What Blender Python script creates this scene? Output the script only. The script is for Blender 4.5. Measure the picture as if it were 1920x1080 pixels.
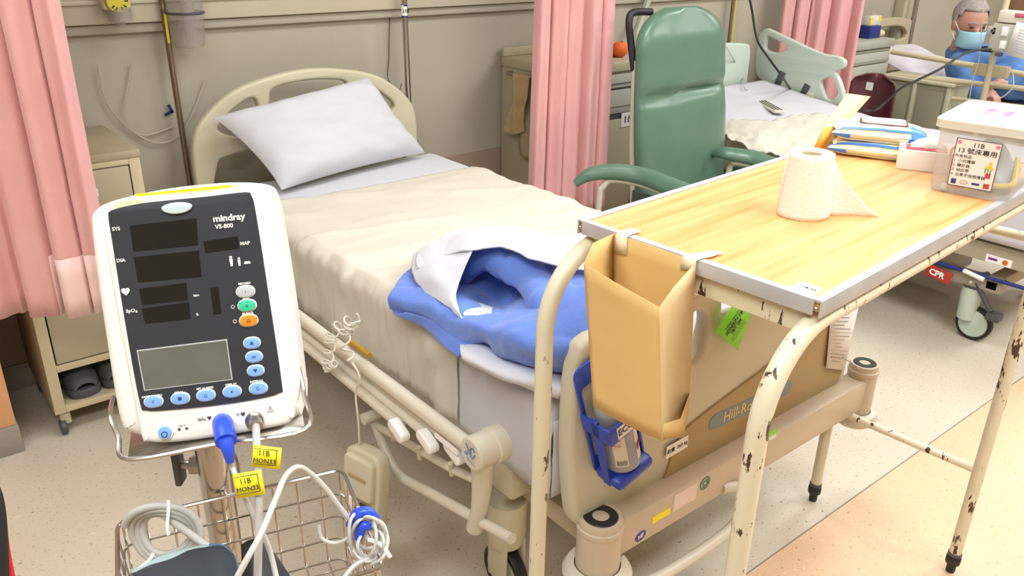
import bpy, bmesh, math, random
import numpy as np
from mathutils import Vector, Matrix, noise
random.seed(7)
PI = math.pi
C = bpy.context.scene.collection
SC = bpy.context.scene
for o in list(bpy.data.objects): bpy.data.objects.remove(o)

# ------------------------------------------------------------ camera
CH, CF, CT, CY, CR = 1.6, 1552.4, .4125, .8888, .0166
_R = np.array([math.sin(CY), -math.cos(CY), 0]); _h = np.array([math.cos(CY), math.sin(CY), 0])
_F = _h*math.cos(CT)+np.array([0, 0, -math.sin(CT)]); _U = np.cross(_R, _F)
_R, _U = _R*math.cos(CR)+_U*math.sin(CR), -_R*math.sin(CR)+_U*math.cos(CR)
cam = bpy.data.cameras.new('camera'); co = bpy.data.objects.new('camera', cam); C.objects.link(co)
cam.sensor_width = 36; cam.lens = CF/1920*36; cam.clip_start = .02
m = Matrix([list(_R)+[0], list(_U)+[0], list(-_F)+[0], [0, 0, 0, 1]]).transposed()
m = Matrix(((_R[0], _U[0], -_F[0], 0), (_R[1], _U[1], -_F[1], 0), (_R[2], _U[2], -_F[2], CH), (0, 0, 0, 1)))
co.matrix_world = m
SC.camera = co
# ------------------------------------------------------------ world, exposure, ceiling lights
w = bpy.data.worlds.new('world'); SC.world = w; w.use_nodes = True
w.node_tree.nodes['Background'].inputs[0].default_value = (.9, .95, 1, 1)
w.node_tree.nodes['Background'].inputs[1].default_value = .3
SC.view_settings.view_transform = 'Standard'; SC.view_settings.look = 'None'
SC.view_settings.exposure = 0.0; SC.view_settings.gamma = 1
LIGHTS = [(-.3, -.2, 36), (1.9, -.2, 37), (4.1, -.2, 37), (6.3, -.2, 37), (1.9, 1.5, 24), (4.4, 1.5, 26), (6.9, 1.5, 30), (-.3, 1.5, 16)]
for (lx, ly, e) in LIGHTS:
    l = bpy.data.lights.new('ceiling_lamp', 'AREA'); l.shape = 'RECTANGLE'; l.size = 1.2; l.size_y = .6; l.energy = e
    l.color = (.93, .97, 1)
    lo = bpy.data.objects.new('ceiling_lamp', l); C.objects.link(lo); lo.location = (lx, ly, 2.66)

# ------------------------------------------------------------ measuring aids (pixel + one known coordinate -> point)
def _ray(px, py): return _F*CF+_R*(px-960)+_U*(540-py)
_O = np.array([0, 0, CH])
def PZ(px, py, z): d = _ray(px, py); return Vector(_O+(z-CH)/d[2]*d)
def PY(px, py, y): d = _ray(px, py); return Vector(_O+y/d[1]*d)
def PX(px, py, x): d = _ray(px, py); return Vector(_O+x/d[0]*d)
def PD(px, py, dep): return Vector(_O+_ray(px, py)/CF*dep)

# ------------------------------------------------------------ materials
def lin(h):
    h = h.lstrip('#'); v = [int(h[i:i+2], 16)/255 for i in (0, 2, 4)]
    return tuple((x/12.92 if x <= .04045 else ((x+.055)/1.055)**2.4) for x in v)+(1,)
MC = {}
def mat(name, hexc, rough=.5, metal=0, c2=None, nscale=20, namt=.5, bump=0, bscale=60, stretch=None, spec=.5,
        trans=0, alpha=1, sheen=0, thr=None, sub=0, emit=0, detail=3):
    if name in MC: return MC[name]
    M = bpy.data.materials.new(name); M.use_nodes = True; nt = M.node_tree; N = nt.nodes; L = nt.links
    b = N['Principled BSDF']
    b.inputs['Base Color'].default_value = lin(hexc); b.inputs['Roughness'].default_value = rough
    b.inputs['Metallic'].default_value = metal; b.inputs['Specular IOR Level'].default_value = spec
    b.inputs['Transmission Weight'].default_value = trans; b.inputs['Alpha'].default_value = alpha
    b.inputs['Sheen Weight'].default_value = sheen; b.inputs['Subsurface Weight'].default_value = sub
    if sub: b.inputs['Subsurface Radius'].default_value = (.02, .01, .006)
    if emit:
        b.inputs['Emission Color'].default_value = lin(hexc); b.inputs['Emission Strength'].default_value = emit
    tc = N.new('ShaderNodeTexCoord'); mp = N.new('ShaderNodeMapping'); L.new(tc.outputs['Object'], mp.inputs[0])
    if stretch: mp.inputs['Scale'].default_value = stretch
    if c2:
        n = N.new('ShaderNodeTexNoise'); n.inputs['Scale'].default_value = nscale; n.inputs['Detail'].default_value = detail
        L.new(mp.outputs[0], n.inputs['Vector'])
        r = N.new('ShaderNodeValToRGB'); L.new(n.outputs[0], r.inputs[0])
        if thr:
            r.color_ramp.elements[0].position = thr; r.color_ramp.elements[1].position = thr+.02
        else:
            r.color_ramp.elements[0].position = .5-.3*(1-namt)-.1; r.color_ramp.elements[1].position = .6+.2*(1-namt)
        r.color_ramp.elements[0].color = lin(hexc); r.color_ramp.elements[1].color = lin(c2)
        L.new(r.outputs[0], b.inputs['Base Color'])
    if bump:
        n2 = N.new('ShaderNodeTexNoise'); n2.inputs['Scale'].default_value = bscale; n2.inputs['Detail'].default_value = 3
        L.new(mp.outputs[0], n2.inputs['Vector'])
        bp = N.new('ShaderNodeBump'); bp.inputs['Strength'].default_value = bump; bp.inputs['Distance'].default_value = .01
        L.new(n2.outputs[0], bp.inputs['Height']); L.new(bp.outputs[0], b.inputs['Normal'])
    MC[name] = M
    return M
def nodes(M): return M.node_tree.nodes, M.node_tree.links
def floor_mat(name, base, b2, flecks, dens=.5):
    M = mat(name, base, .42, c2=b2, nscale=2.2, namt=.3, detail=5)
    N, L = nodes(M); b = N['Principled BSDF']
    src = b.inputs['Base Color'].links[0].from_socket
    tc = N.new('ShaderNodeTexCoord')
    for k, (sc, col, th, fac) in enumerate(flecks):
        mp = N.new('ShaderNodeMapping'); mp.inputs['Scale'].default_value = (1, 1.7, 1); mp.inputs['Rotation'].default_value = (0, 0, k*.9+.3)
        L.new(tc.outputs['Object'], mp.inputs[0])
        v = N.new('ShaderNodeTexNoise'); v.inputs['Scale'].default_value = sc; v.inputs['Detail'].default_value = 1.5
        L.new(mp.outputs[0], v.inputs['Vector'])
        r = N.new('ShaderNodeValToRGB'); r.color_ramp.elements[0].position = th; r.color_ramp.elements[1].position = th+.03
        r.color_ramp.elements[0].color = (0, 0, 0, 1); r.color_ramp.elements[1].color = (fac, fac, fac, 1)
        L.new(v.outputs[0], r.inputs[0])
        mx = N.new('ShaderNodeMix'); mx.data_type = 'RGBA'; L.new(r.outputs[0], mx.inputs[0]); L.new(src, mx.inputs[6])
        mx.inputs[7].default_value = lin(col); src = mx.outputs[2]
    L.new(src, b.inputs['Base Color'])
    return M
def chipped(name, base, chip, thr=.66, scale=(30, 30, 9), rough=.35):
    M = mat(name, base, rough)
    N, L = nodes(M); b = N['Principled BSDF']
    tc = N.new('ShaderNodeTexCoord')
    mp = N.new('ShaderNodeMapping'); mp.inputs['Scale'].default_value = scale; L.new(tc.outputs['Object'], mp.inputs[0])
    n = N.new('ShaderNodeTexNoise'); n.inputs['Scale'].default_value = 1.6; n.inputs['Detail'].default_value = 6; n.inputs['Roughness'].default_value = .65
    L.new(mp.outputs[0], n.inputs['Vector'])
    r = N.new('ShaderNodeValToRGB'); r.color_ramp.elements[0].position = thr; r.color_ramp.elements[1].position = thr+.01
    r.color_ramp.elements[0].color = lin(base); r.color_ramp.elements[1].color = lin(chip)
    L.new(n.outputs[0], r.inputs[0]); L.new(r.outputs[0], b.inputs['Base Color'])
    return M
def wood_mat():
    M = mat('wood_laminate', 'F2BE78', .32)
    N, L = nodes(M); b = N['Principled BSDF']
    tc = N.new('ShaderNodeTexCoord'); mp = N.new('ShaderNodeMapping'); mp.inputs['Scale'].default_value = (2.2, 48, 1)
    L.new(tc.outputs['Object'], mp.inputs[0])
    n = N.new('ShaderNodeTexNoise'); n.inputs['Scale'].default_value = 1.3; n.inputs['Detail'].default_value = 5; n.inputs['Distortion'].default_value = .6
    L.new(mp.outputs[0], n.inputs['Vector'])
    r = N.new('ShaderNodeValToRGB'); e = r.color_ramp.elements
    e[0].position = .3; e[0].color = lin('CF8F50'); e[1].position = .62; e[1].color = lin('E6B177')
    x = e.new(.42); x.color = lin('DDA366')
    L.new(n.outputs[0], r.inputs[0]); L.new(r.outputs[0], b.inputs['Base Color'])
    return M
def clear_mat(name, hexc, op=.35, rough=.2):
    M = bpy.data.materials.new(name); M.use_nodes = True; N, L = nodes(M)
    b = N['Principled BSDF']; b.inputs['Base Color'].default_value = lin(hexc); b.inputs['Roughness'].default_value = rough
    t = N.new('ShaderNodeBsdfTransparent'); t.inputs[0].default_value = (.97, .97, .97, 1)
    mx = N.new('ShaderNodeMixShader'); mx.inputs[0].default_value = op
    L.new(t.outputs[0], mx.inputs[1]); L.new(b.outputs[0], mx.inputs[2])
    L.new(mx.outputs[0], N['Material Output'].inputs[0])
    MC[name] = M
    return M

m_floor = floor_mat('vinyl_grey_cream', 'CFC6B4', 'C4BAA7', [(55, '7A6B58', .70, .8), (28, 'DCD6C8', .70, .4), (90, '857868', .655, .6)])
m_floor2 = floor_mat('vinyl_peach', 'DCBC98', 'D5B38E', [(60, 'B08055', .67, .7), (45, 'EDD2AE', .66, .6), (110, '9C6F49', .68, .6)])
m_wall = mat('wall_cream', 'B5AF9E', .6, c2='ADA795', nscale=1.2, bump=.05, bscale=90)
m_wall2 = mat('wall_tan', 'A3917E', .55, bump=.05, bscale=90)
m_peach = mat('wall_peach', 'D9A070', .5)
m_skirt = mat('skirting_grey', '9A9486', .5, c2='8B8578', nscale=14)
m_ceil = mat('ceiling_white', 'E6E4DC', .8)
m_rail = mat('trunking_cream', 'C4BCA8', .45)
m_cream = mat('bed_cream_plastic', 'C8C2A8', .38)
m_creamL = mat('bed_cream_metal', 'CDC8B6', .33)
m_beam = mat('bed_beam_beige', 'C4B59C', .4)
m_brownp = mat('foot_panel_olive', 'A8925E', .4)
m_blueg = mat('logo_blue_grey', '7F8F95', .5)
m_tubet = chipped('table_tube_paint', 'D8D2B4', '4A3A2C', .635)
m_tubew = chipped('table_tube_worn', 'DDD7BA', '4A382C', .585, (32, 32, 11))
m_wood = wood_mat()
m_alu = mat('aluminium_edge', 'C9CACC', .42, .35, c2='B4B6B8', nscale=18)
m_sheet = mat('white_sheet', 'CBCBD1', .8, bump=.15, bscale=25, sheen=.2)
m_sheet2 = mat('white_cover', 'D2D5DE', .8, bump=.12, bscale=30, sheen=.2)
m_draw = mat('cream_drawsheet', 'CDC8B8', .8, bump=.15, bscale=22, sheen=.2)
m_blue = mat('blue_quilt', '6285D8', .8, c2='5A7CCF', nscale=8, bump=.5, bscale=22, sheen=.3)
m_pillow = mat('pillow_white', 'C6C6CA', .8, bump=.18, bscale=18, sheen=.2)
m_pink = mat('curtain_pink', 'E0A8A6', .75, c2='DA9E9E', nscale=5, sheen=.3, bump=.15, bscale=40)
m_pinkl = mat('curtain_pink_light', 'EBC8C2', .75, sheen=.3)
m_steel = mat('steel', 'B8B6B2', .22, 1)
m_steelb = mat('steel_brushed', 'B5B0AA', .35, .95, c2='9B958E', nscale=12, stretch=(1, 12, 1))
m_brownst = mat('stained_steel', '8C7A66', .35, .8)
m_black = mat('black_rubber', '1E1F22', .5)
m_dark = mat('dark_grey_plastic', '4B4B50', .5)
m_white = mat('white_plastic', 'F2F1EC', .3)
m_white2 = mat('warm_white_plastic', 'D9D4C4', .4)
m_panel = mat('monitor_black', '34373D', .35)
m_led = mat('led_window', '1B1918', .25)
m_lcd = mat('lcd_grey', '6C6E66', .3, c2='636559', nscale=40)
m_kraft = mat('kraft_paper', 'DAB676', .7, c2='D3AE6C', nscale=10, bump=.2, bscale=14)
m_kraft2 = mat('kraft_paper_light', 'DFC492', .7, bump=.2, bscale=14)
m_tape = mat('masking_tape', 'EADFC2', .6)
m_paper = mat('paper', 'EDEBE6', .7)
m_tissue = mat('tissue', 'F0EBDC', .85, bump=.35, bscale=260)
m_green = mat('vinyl_green', '5F7E6B', .30, c2='577564', nscale=6, bump=.06, bscale=10)
m_greend = mat('vinyl_green_dark', '465E52', .4)
m_mint = mat('rail_mint', 'BFCCBE', .4)
m_grey = mat('locker_grey', 'A9AA9C', .45)
m_cab = mat('locker_cream', 'B4AA90', .45, c2='ADA389', nscale=3)
m_cabe = chipped('locker_cream_edge', 'C8BC9A', '3A2E22', .70, (45, 45, 30))
m_cabg = mat('cabinet_green_grey', '9C9B84', .5)
m_maroon = mat('maroon_plastic', '5A2C34', .3)
m_towel = mat('towel_tan', 'B49A6C', .9, bump=.5, bscale=80, sheen=.3)
m_blued = mat('royal_blue_plastic', '2440B4', .35)
m_bluec = mat('connector_blue', '2F50E0', .35)
m_bottle = clear_mat('bottle_clear', 'B4B8C0', .72, .25)
m_box = clear_mat('storage_box_clear', 'E6E8E6', .26, .2)
m_lid = clear_mat('storage_lid_clear', 'E9E8DA', .55, .3)
m_canis = clear_mat('canister_clear', 'B3ABA4', .45, .15)
m_tubec = clear_mat('tubing_clear', 'C9C4AE', .5, .2)
m_yellow = mat('label_yellow', 'F2E224', .5)
m_lime = mat('tag_lime', '8CE03C', .6)
m_ink = mat('ink_black', '22201F', .6)
m_inkblue = mat('ink_blue', '2A3F86', .6)
m_gold = mat('ink_gold', 'D9C684', .5)
m_redt = mat('ink_red', 'B8433C', .6)
m_red = mat('cpr_red', 'B0342C', .45)
m_navy = mat('navy_blue', '1F2C78', .45)
m_orange = mat('orange_skin', 'D9641E', .6, bump=.3, bscale=120)
m_cable = mat('cable_grey', 'B4B2AC', .45)
m_cablew = mat('cable_white', 'C4C3BE', .4)
m_cuff = mat('cuff_slate', '2B3239', .8, bump=.2)
m_cuffl = mat('cuff_lining', '9FB2B2', .8)
m_skin = mat('skin', 'BF9380', .55, c2='B38573', nscale=14, sub=.1)
m_hair = mat('grey_hair', 'ABA59F', .8, c2='8D8680', nscale=60, bump=.6, bscale=90)
m_gown = mat('gown_blue', '5F86BC', .8, c2='4E74AC', nscale=9, bump=.5, bscale=16)
m_mask = mat('mask_blue', '9CC9DB', .7)
m_eye = mat('eye_dark', '2A1E1A', .3)
m_btn = mat('button_blue', '86B4EE', .35)
m_btng = mat('button_green', '3FC79A', .35)
m_btno = mat('button_orange', 'F0902A', .35)
m_btnw = mat('button_grey', 'BFC2C4', .35)
m_shoe = mat('shoe_grey', '4A4A4C', .7)
m_wipe = mat('wipes_cream', 'EFE6C0', .45)
m_wipeb = mat('wipes_blue', '3B78D8', .4)
m_wipel = mat('wipes_light_blue', 'B4D6F2', .45)
m_pinkink = mat('ink_pink', 'D47F9C', .6)
m_envd = mat('envelope_orange', 'E09A35', .6)
m_lightc = mat('lamp_diffuser', 'FFFFFF', .5, emit=4)

# ------------------------------------------------------------ mesh helpers
def B(): return bmesh.new()
def box(bm, x0, x1, y0, y1, z0, z1, bev=0, M=None, seg=2):
    r = bmesh.ops.create_cube(bm, size=1)
    v = r['verts']
    for q in v: q.co = Vector(((x0+x1)/2+q.co.x*(x1-x0), (y0+y1)/2+q.co.y*(y1-y0), (z0+z1)/2+q.co.z*(z1-z0)))
    if bev:
        e = list({e for q in v for e in q.link_edges})
        rr = bmesh.ops.bevel(bm, geom=e, offset=bev, segments=seg, affect='EDGES', profile=.5)
        v = list({q for f in rr['faces'] for q in f.verts} | {q for q in v if q.is_valid})
    if M is not None:
        for q in v: q.co = M @ q.co
    return bm
def smooth(P, n=6, closed=False):
    P = [Vector(p) for p in P]; out = []
    L = len(P)
    for i in range(L if closed else L-1):
        if closed: p0, p1, p2, p3 = P[i-1], P[i], P[(i+1) % L], P[(i+2) % L]
        else: p0, p1, p2, p3 = P[max(i-1, 0)], P[i], P[i+1], P[min(i+2, L-1)]
        for k in range(n):
            t = k/n
            out.append(.5*((2*p1)+(-p0+p2)*t+(2*p0-5*p1+4*p2-p3)*t*t+(-p0+3*p1-3*p2+p3)*t**3))
    if not closed: out.append(P[-1])
    return out
def tube(bm, P, r, seg=10, closed=False, caps=True, flat=1.0):
    P = [Vector(p) for p in P]; n = len(P)
    rr = r if isinstance(r, (list, tuple)) else [r]*n
    T = []
    for i in range(n):
        a = P[i-1] if (i > 0 or closed) else P[i]; b = P[(i+1) % n] if (i < n-1 or closed) else P[i]
        d = (b-a); T.append(d.normalized() if d.length > 1e-9 else Vector((0, 0, 1)))
    u = T[0].orthogonal().normalized(); rings = []
    for i in range(n):
        u = (u-T[i]*u.dot(T[i]));
        u = u.normalized() if u.length > 1e-6 else T[i].orthogonal().normalized()
        v = T[i].cross(u)
        rings.append([bm.verts.new(P[i]+(u*math.cos(a)+v*math.sin(a)*flat)*rr[i]) for a in [2*PI*k/seg for k in range(seg)]])
    m_ = n if closed else n-1
    for i in range(m_):
        A, Bq = rings[i], rings[(i+1) % n]
        for k in range(seg):
            bm.faces.new((A[k], A[(k+1) % seg], Bq[(k+1) % seg], Bq[k]))
    if caps and not closed:
        bm.faces.new(rings[0][::-1]); bm.faces.new(rings[-1])
    return bm
def stube(bm, P, r, n=6, seg=10, closed=False, **k):
    Q = smooth(P, n, closed)
    if isinstance(r, (list, tuple)):
        m0 = len(P); rq = []
        for i in range(len(Q)):
            t = i/(n); a = min(int(t), m0-2); f_ = min(t-a, 1); rq.append(r[a]*(1-f_)+r[min(a+1, m0-1)]*f_)
        r = rq
    return tube(bm, Q, r, seg, closed, **k)
def cyl(bm, p0, p1, r0, r1=None, seg=24):
    return tube(bm, [p0, p1], [r0, r0 if r1 is None else r1], seg)
def lathe(bm, prof, c=(0, 0, 0), seg=32, M=None):
    rings = []
    c = Vector(c)
    for (r, z) in prof:
        if r < 1e-6: rings.append([bm.verts.new((0, 0, z))])
        else: rings.append([bm.verts.new((r*math.cos(2*PI*k/seg), r*math.sin(2*PI*k/seg), z)) for k in range(seg)])
    for i in range(len(rings)-1):
        a, b = rings[i], rings[i+1]
        for k in range(seg):
            k2 = (k+1) % seg
            if len(a) == 1 and len(b) == 1: continue
            if len(a) == 1: bm.faces.new((a[0], b[k2], b[k]))
            elif len(b) == 1: bm.faces.new((a[k], a[k2], b[0]))
            else: bm.faces.new((a[k], a[k2], b[k2], b[k]))
    for rg in rings:
        for q in rg: q.co = (M @ q.co if M is not None else q.co)+c
    return bm
def ball(bm, c, s, seg=20, rings=12, M=None):
    r = bmesh.ops.create_uvsphere(bm, u_segments=seg, v_segments=rings, radius=1)
    s = s if isinstance(s, (tuple, list)) else (s, s, s)
    for q in r['verts']:
        p = Vector((q.co.x*s[0], q.co.y*s[1], q.co.z*s[2]))
        q.co = (M @ p if M is not None else p)+Vector(c)
    return bm
def grid(bm, G):
    V = [[bm.verts.new(p) for p in row] for row in G]
    for i in range(len(V)-1):
        for j in range(len(V[0])-1):
            bm.faces.new((V[i][j], V[i][j+1], V[i+1][j+1], V[i+1][j]))
    return V
def patch(bm, R, n=8, disp=None):
    rows = [smooth(r, n) for r in R]
    cols = [smooth([rows[i][j] for i in range(len(rows))], n) for j in range(len(rows[0]))]
    G = [[cols[j][i] for j in range(len(cols))] for i in range(len(cols[0]))]
    if disp:
        G = [[p+disp(p) for p in row] for row in G]
    grid(bm, G); return bm
def wr(amp, sc, sx=(1, 1, 1)):
    def f(p):
        q = Vector((p.x*sc*sx[0], p.y*sc*sx[1], p.z*sc*sx[2]))
        return Vector((0, 0, 1))*amp*noise.fractal(q, 1, 2, 3)
    return f
def plate(outer, holes=(), th=.01, bev=0, M=None, res=4):
    """2D outline with holes (XY), extruded to thickness th centred on z=0"""
    cu = bpy.data.curves.new('tmp', 'CURVE'); cu.dimensions = '2D'; cu.fill_mode = 'BOTH'
    for poly in [outer]+list(holes):
        s = cu.splines.new('POLY'); s.points.add(len(poly)-1); s.use_cyclic_u = True
        for i, p in enumerate(poly): s.points[i].co = (p[0], p[1], 0, 1)
    cu.extrude = max(th/2-bev, 1e-5); cu.bevel_depth = bev; cu.bevel_resolution = 2 if bev else 0; cu.offset = -bev
    o = bpy.data.objects.new('tmp', cu); C.objects.link(o)
    me = bpy.data.meshes.new_from_object(o.evaluated_get(bpy.context.evaluated_depsgraph_get()))
    bm = B(); bm.from_mesh(me); bpy.data.objects.remove(o); bpy.data.curves.remove(cu); bpy.data.meshes.remove(me)
    bmesh.ops.remove_doubles(bm, verts=bm.verts, dist=1e-6)
    if M is not None: bm.transform(M)
    return bm
def rrect(x0, x1, y0, y1, r, n=6):
    P = []
    for cx, cy, a0 in ((x1-r, y1-r, 0), (x0+r, y1-r, 90), (x0+r, y0+r, 180), (x1-r, y0+r, 270)):
        for k in range(n+1):
            a = math.radians(a0+90*k/n); P.append((cx+r*math.cos(a), cy+r*math.sin(a)))
    return P
def rpoly(P, k=.3, n=4):
    out = []; P = [Vector((p[0], p[1])) for p in P]; L_ = len(P)
    for i in range(L_):
        a, b, c = P[i-1], P[i], P[(i+1) % L_]; p0 = b.lerp(a, k); p2 = b.lerp(c, k)
        for j in range(n+1):
            t = j/n; q = p0*(1-t)**2+b*2*t*(1-t)+p2*t*t; out.append((q.x, q.y))
    return out
def sm2(P, n=5): return [(q.x, q.y) for q in smooth([(p[0], p[1], 0) for p in P], n, True)]
def text(s, size, M, align='CENTER', ext=.0002, bold=0, sx=1):
    cu = bpy.data.curves.new('tmp', 'FONT'); cu.body = s; cu.size = size; cu.align_x = align; cu.align_y = 'CENTER'
    cu.extrude = ext; cu.offset = bold; cu.resolution_u = 2
    o = bpy.data.objects.new('tmp', cu); C.objects.link(o)
    me = bpy.data.meshes.new_from_object(o.evaluated_get(bpy.context.evaluated_depsgraph_get()))
    bm = B(); bm.from_mesh(me); bpy.data.objects.remove(o); bpy.data.curves.remove(cu); bpy.data.meshes.remove(me)
    bm.transform(Matrix.Diagonal((sx, 1, 1, 1))); bm.transform(M); return bm
def frame(o, x, y, n=None):
    """matrix with origin o, X along x, Y nearest y"""
    x = Vector(x).normalized(); y = Vector(y); y = (y-x*y.dot(x)).normalized(); z = x.cross(y); o = Vector(o)
    return Matrix(((x.x, y.x, z.x, o.x), (x.y, y.y, z.y, o.y), (x.z, y.z, z.z, o.z), (0, 0, 0, 1)))
def join(*bms):
    out = B()
    for b in bms:
        me = bpy.data.meshes.new('t'); b.to_mesh(me); out.from_mesh(me); bpy.data.meshes.remove(me)
    return out
def ob(name, bm, m, parent=None, local=False, ang=40, recalc=True, sub=0, solid=0, offset=0):
    if recalc: bmesh.ops.recalc_face_normals(bm, faces=bm.faces)
    if parent is not None and not local:
        bm.transform(absm(parent).inverted())
    me = bpy.data.meshes.new(name); bm.to_mesh(me); bm.free()
    me.materials.append(m); me.shade_smooth()
    me.set_sharp_from_angle(angle=math.radians(ang))
    o = bpy.data.objects.new(name, me); C.objects.link(o)
    if parent is not None: o.parent = parent
    if solid:
        s = o.modifiers.new('solid', 'SOLIDIFY'); s.thickness = solid; s.offset = offset
    if sub:
        s = o.modifiers.new('sub', 'SUBSURF'); s.levels = sub; s.render_levels = sub
    return o
def absm(o):
    M = Matrix.LocRotScale(o.location, o.rotation_euler, o.scale)
    return absm(o.parent) @ M if o.parent else M
def thing(name, loc, label, cat, rz=0, group=None):
    o = bpy.data.objects.new(name, None); C.objects.link(o); o.location = loc; o.rotation_euler = (0, 0, rz)
    o.empty_display_size = .05
    return tag(o, label, cat, group)
def tag(o, label, cat, group=None):
    o['label'] = label; o['category'] = cat
    if group: o['group'] = group
    return o
def single(name, bm, m, label, cat, group=None, **k):
    return tag(ob(name, bm, m, **k), label, cat, group)
def struct(name, bm, m, **k):
    o = ob(name, bm, m, **k)
    if not o.parent: o['kind'] = 'structure'
    return o
def centre_origin(o):
    pass

# ============================================================ SETTING
YB = 3.21; YF = .9516
struct('floor', box(B(), -2, 9, YF, YB+.05, -.05, 0), m_floor)
struct('floor', box(B(), -2, 9, -2.6, YF-.004, -.05, 0), m_floor2)
struct('trim_1', box(B(), -2, 9, YF-.004, YF, -.05, .0012), mat('joint_grey', '8C8474', .6))
wb = struct('wall_back', box(B(), -2, 9, YB, YB+.12, .585, 2.7), m_wall)
struct('trim_2', box(B(), -2, 9, YB-.006, YB+.12, .1, .585), m_wall2)
struct('baseboard_back', box(B(), .19, 9, YB-.014, YB, 0, .1, .004), m_skirt)
struct('wall_left', box(B(), -2, .186, 2.764, YB, 1.15, 2.7), m_wall)
struct('trim_3', box(B(), -2, .19, 2.76, YB, .1, 1.15, .004), m_peach)
struct('baseboard_left', box(B(), -2, .194, 2.752, YB, 0, .1, .004), m_skirt)
struct('wall_side', box(B(), -2.1, -2, -2.7, 2.76, 0, 2.7), m_wall)
struct('wall_front', box(B(), -2, 9, -2.7, -2.6, 0, 2.7), m_wall)
struct('wall_right', box(B(), 9, 9.1, -2.7, YB+.1, 0, 2.7), m_wall)
struct('ceiling', box(B(), -2.1, 9.1, -2.7, YB+.12, 2.7, 2.8), m_ceil)
# wall bed-head trunking
t = thing('wall_trunking', (4, YB, 1.25), 'long cream service trunking running along the back wall above the beds', 'trunking')
ob('trunking_body', box(B(), .2, 8.9, YB-.05, YB, 1.27, 1.6, .006), m_rail, t)
ob('trunking_lip', box(B(), .2, 8.9, YB-.062, YB, 1.335, 1.35, .003), m_rail, t)
ob('lower_ledge', box(B(), .2, 8.9, YB-.03, YB, 1.235, 1.268, .006), m_wall, t)
# wall studs far right (pale column strip)
struct('trim_4', box(B(), 6.15, 6.35, YB-.08, YB, .1, 2.7, .01), mat('column_pale', 'BDB9A0', .5))
struct('trim_5', box(B(), 8.05, 8.6, YB-.1, YB, 0, 2.7, .01), mat('door_brown', '8C6C50', .5))
for i, (lx, ly, e) in enumerate(LIGHTS):
    row = 'aisle' if ly < 0 else 'bed'
    pos = ['first', 'second', 'third', 'fourth'][[q[:2] for q in sorted([l for l in LIGHTS if (l[1] < 0) == (ly < 0)])].index((lx, ly))]
    t = thing('ceiling_light', (lx, ly, 2.7), f'flush ceiling light panel, {pos} from the left over the {row} row', 'ceiling light', group='ceiling light panels')
    ob('frame', join(box(B(), lx-.62, lx+.62, ly-.32, ly-.3, 2.665, 2.699), box(B(), lx-.62, lx+.62, ly+.3, ly+.32, 2.665, 2.699),
                     box(B(), lx-.62, lx-.6, ly-.3, ly+.3, 2.665, 2.699), box(B(), lx+.6, lx+.62, ly-.3, ly+.3, 2.665, 2.699)), m_white, t)
    ob('diffuser', box(B(), lx-.6, lx+.6, ly-.3, ly+.3, 2.69, 2.698), m_lightc, t)

# ============================================================ OVERBED TABLE
TR = .0718; TO = Vector((.9512, .5198, 0)); TH = 1.15; TW = .437; TL = 1.024; TE = .0888
TM = Matrix.Translation(TO) @ Matrix.Rotation(TR, 4, 'Z')
def tl(a, b, z): return TM @ Vector((a, b, z))
tb = thing('overbed_table', TO, 'cream metal framed overbed table with wood laminate top and aluminium edge', 'table', TR)
def lob(name, bm, m, p=tb, **k): return ob(name, bm, m, p, local=True, **k)
lob('tabletop', box(B(), .002, TL-.002, .002, TW-.002, TH-.018, TH-.003), m_wood)
def edge(a0, a1, b0, b1, z0=TH-.026, z1=TH+.0): return box(B(), a0, a1, b0, b1, z0, z1, .001)
lob('edge_strip', join(edge(-.002, TL+.002, -.003, 0), edge(-.002, TL+.002, 0, .011, TH-.004, TH+.0005)), m_alu)
lob('edge_strip', join(edge(-.002, TL+.002, TW, TW+.003), edge(-.002, TL+.002, TW-.011, TW, TH-.004, TH+.0005)), m_alu)
lob('edge_strip', join(edge(-.003, 0, .008, TW-.008, TH-.024), edge(0, .012, .011, TW-.011, TH-.004, TH-.0005)), m_alu)
lob('edge_strip', join(edge(TL, TL+.003, .008, TW-.008, TH-.024), edge(TL-.012, TL, .011, TW-.011, TH-.004, TH-.0005)), m_alu)
for (a, b) in ((-.0035, .004), (-.0035, TW-.004), (TL+.0035, .004), (TL+.0035, TW-.004)):
    lob('screw', lathe(B(), [(0, .001), (.002, .001), (.003, 0), (.003, -.001)], (a, b, TH-.013), 12, Matrix.Rotation(-PI/2 if a < 0 else PI/2, 4, 'Y')), m_steel)
RT = .0155; zc = TH-.026-RT; rb = .135
for b, mm in ((.0144, m_tubew), (TW-.0144, m_tubet)):
    P = [(-TE, b, .035)]+[(-TE, b, z) for z in np.linspace(.1, zc-rb, 8)]
    P += [(-TE+rb-rb*math.cos(a), b, zc-rb+rb*math.sin(a)) for a in np.linspace(.1, PI/2, 12)]
    P += [(a, b, zc) for a in np.linspace(.12, TL-rb+TE-.02, 8)]
    P += [(TL+TE-rb+rb*math.sin(a), b, zc-rb+rb*math.cos(a)) for a in np.linspace(0, PI/2, 12)]
    P += [(TL+TE, b, z) for z in np.linspace(zc-rb-.05, .1, 8)]+[(TL+TE, b, .035)]
    lob('frame_tube', tube(B(), P, RT, 18), mm)
for a in (-TE, TL+TE):
    for b in (.0144, TW-.0144):
        f_ = lob('foot', join(lathe(B(), [(0, 0), (.011, 0), (.012, .004), (.012, .03)], (a, b, 0), 16),
                              lathe(B(), [(.0185, .03), (.019, .034), (.019, .05), (.0165, .053), (.0155, .06)], (a, b, 0), 16)), m_black)
        ob('ferrule', lathe(B(), [(.0162, .054), (.0178, .056), (.0178, .064), (.0158, .066)], (a, b, 0), 16), m_dark, f_, local=True)
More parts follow.
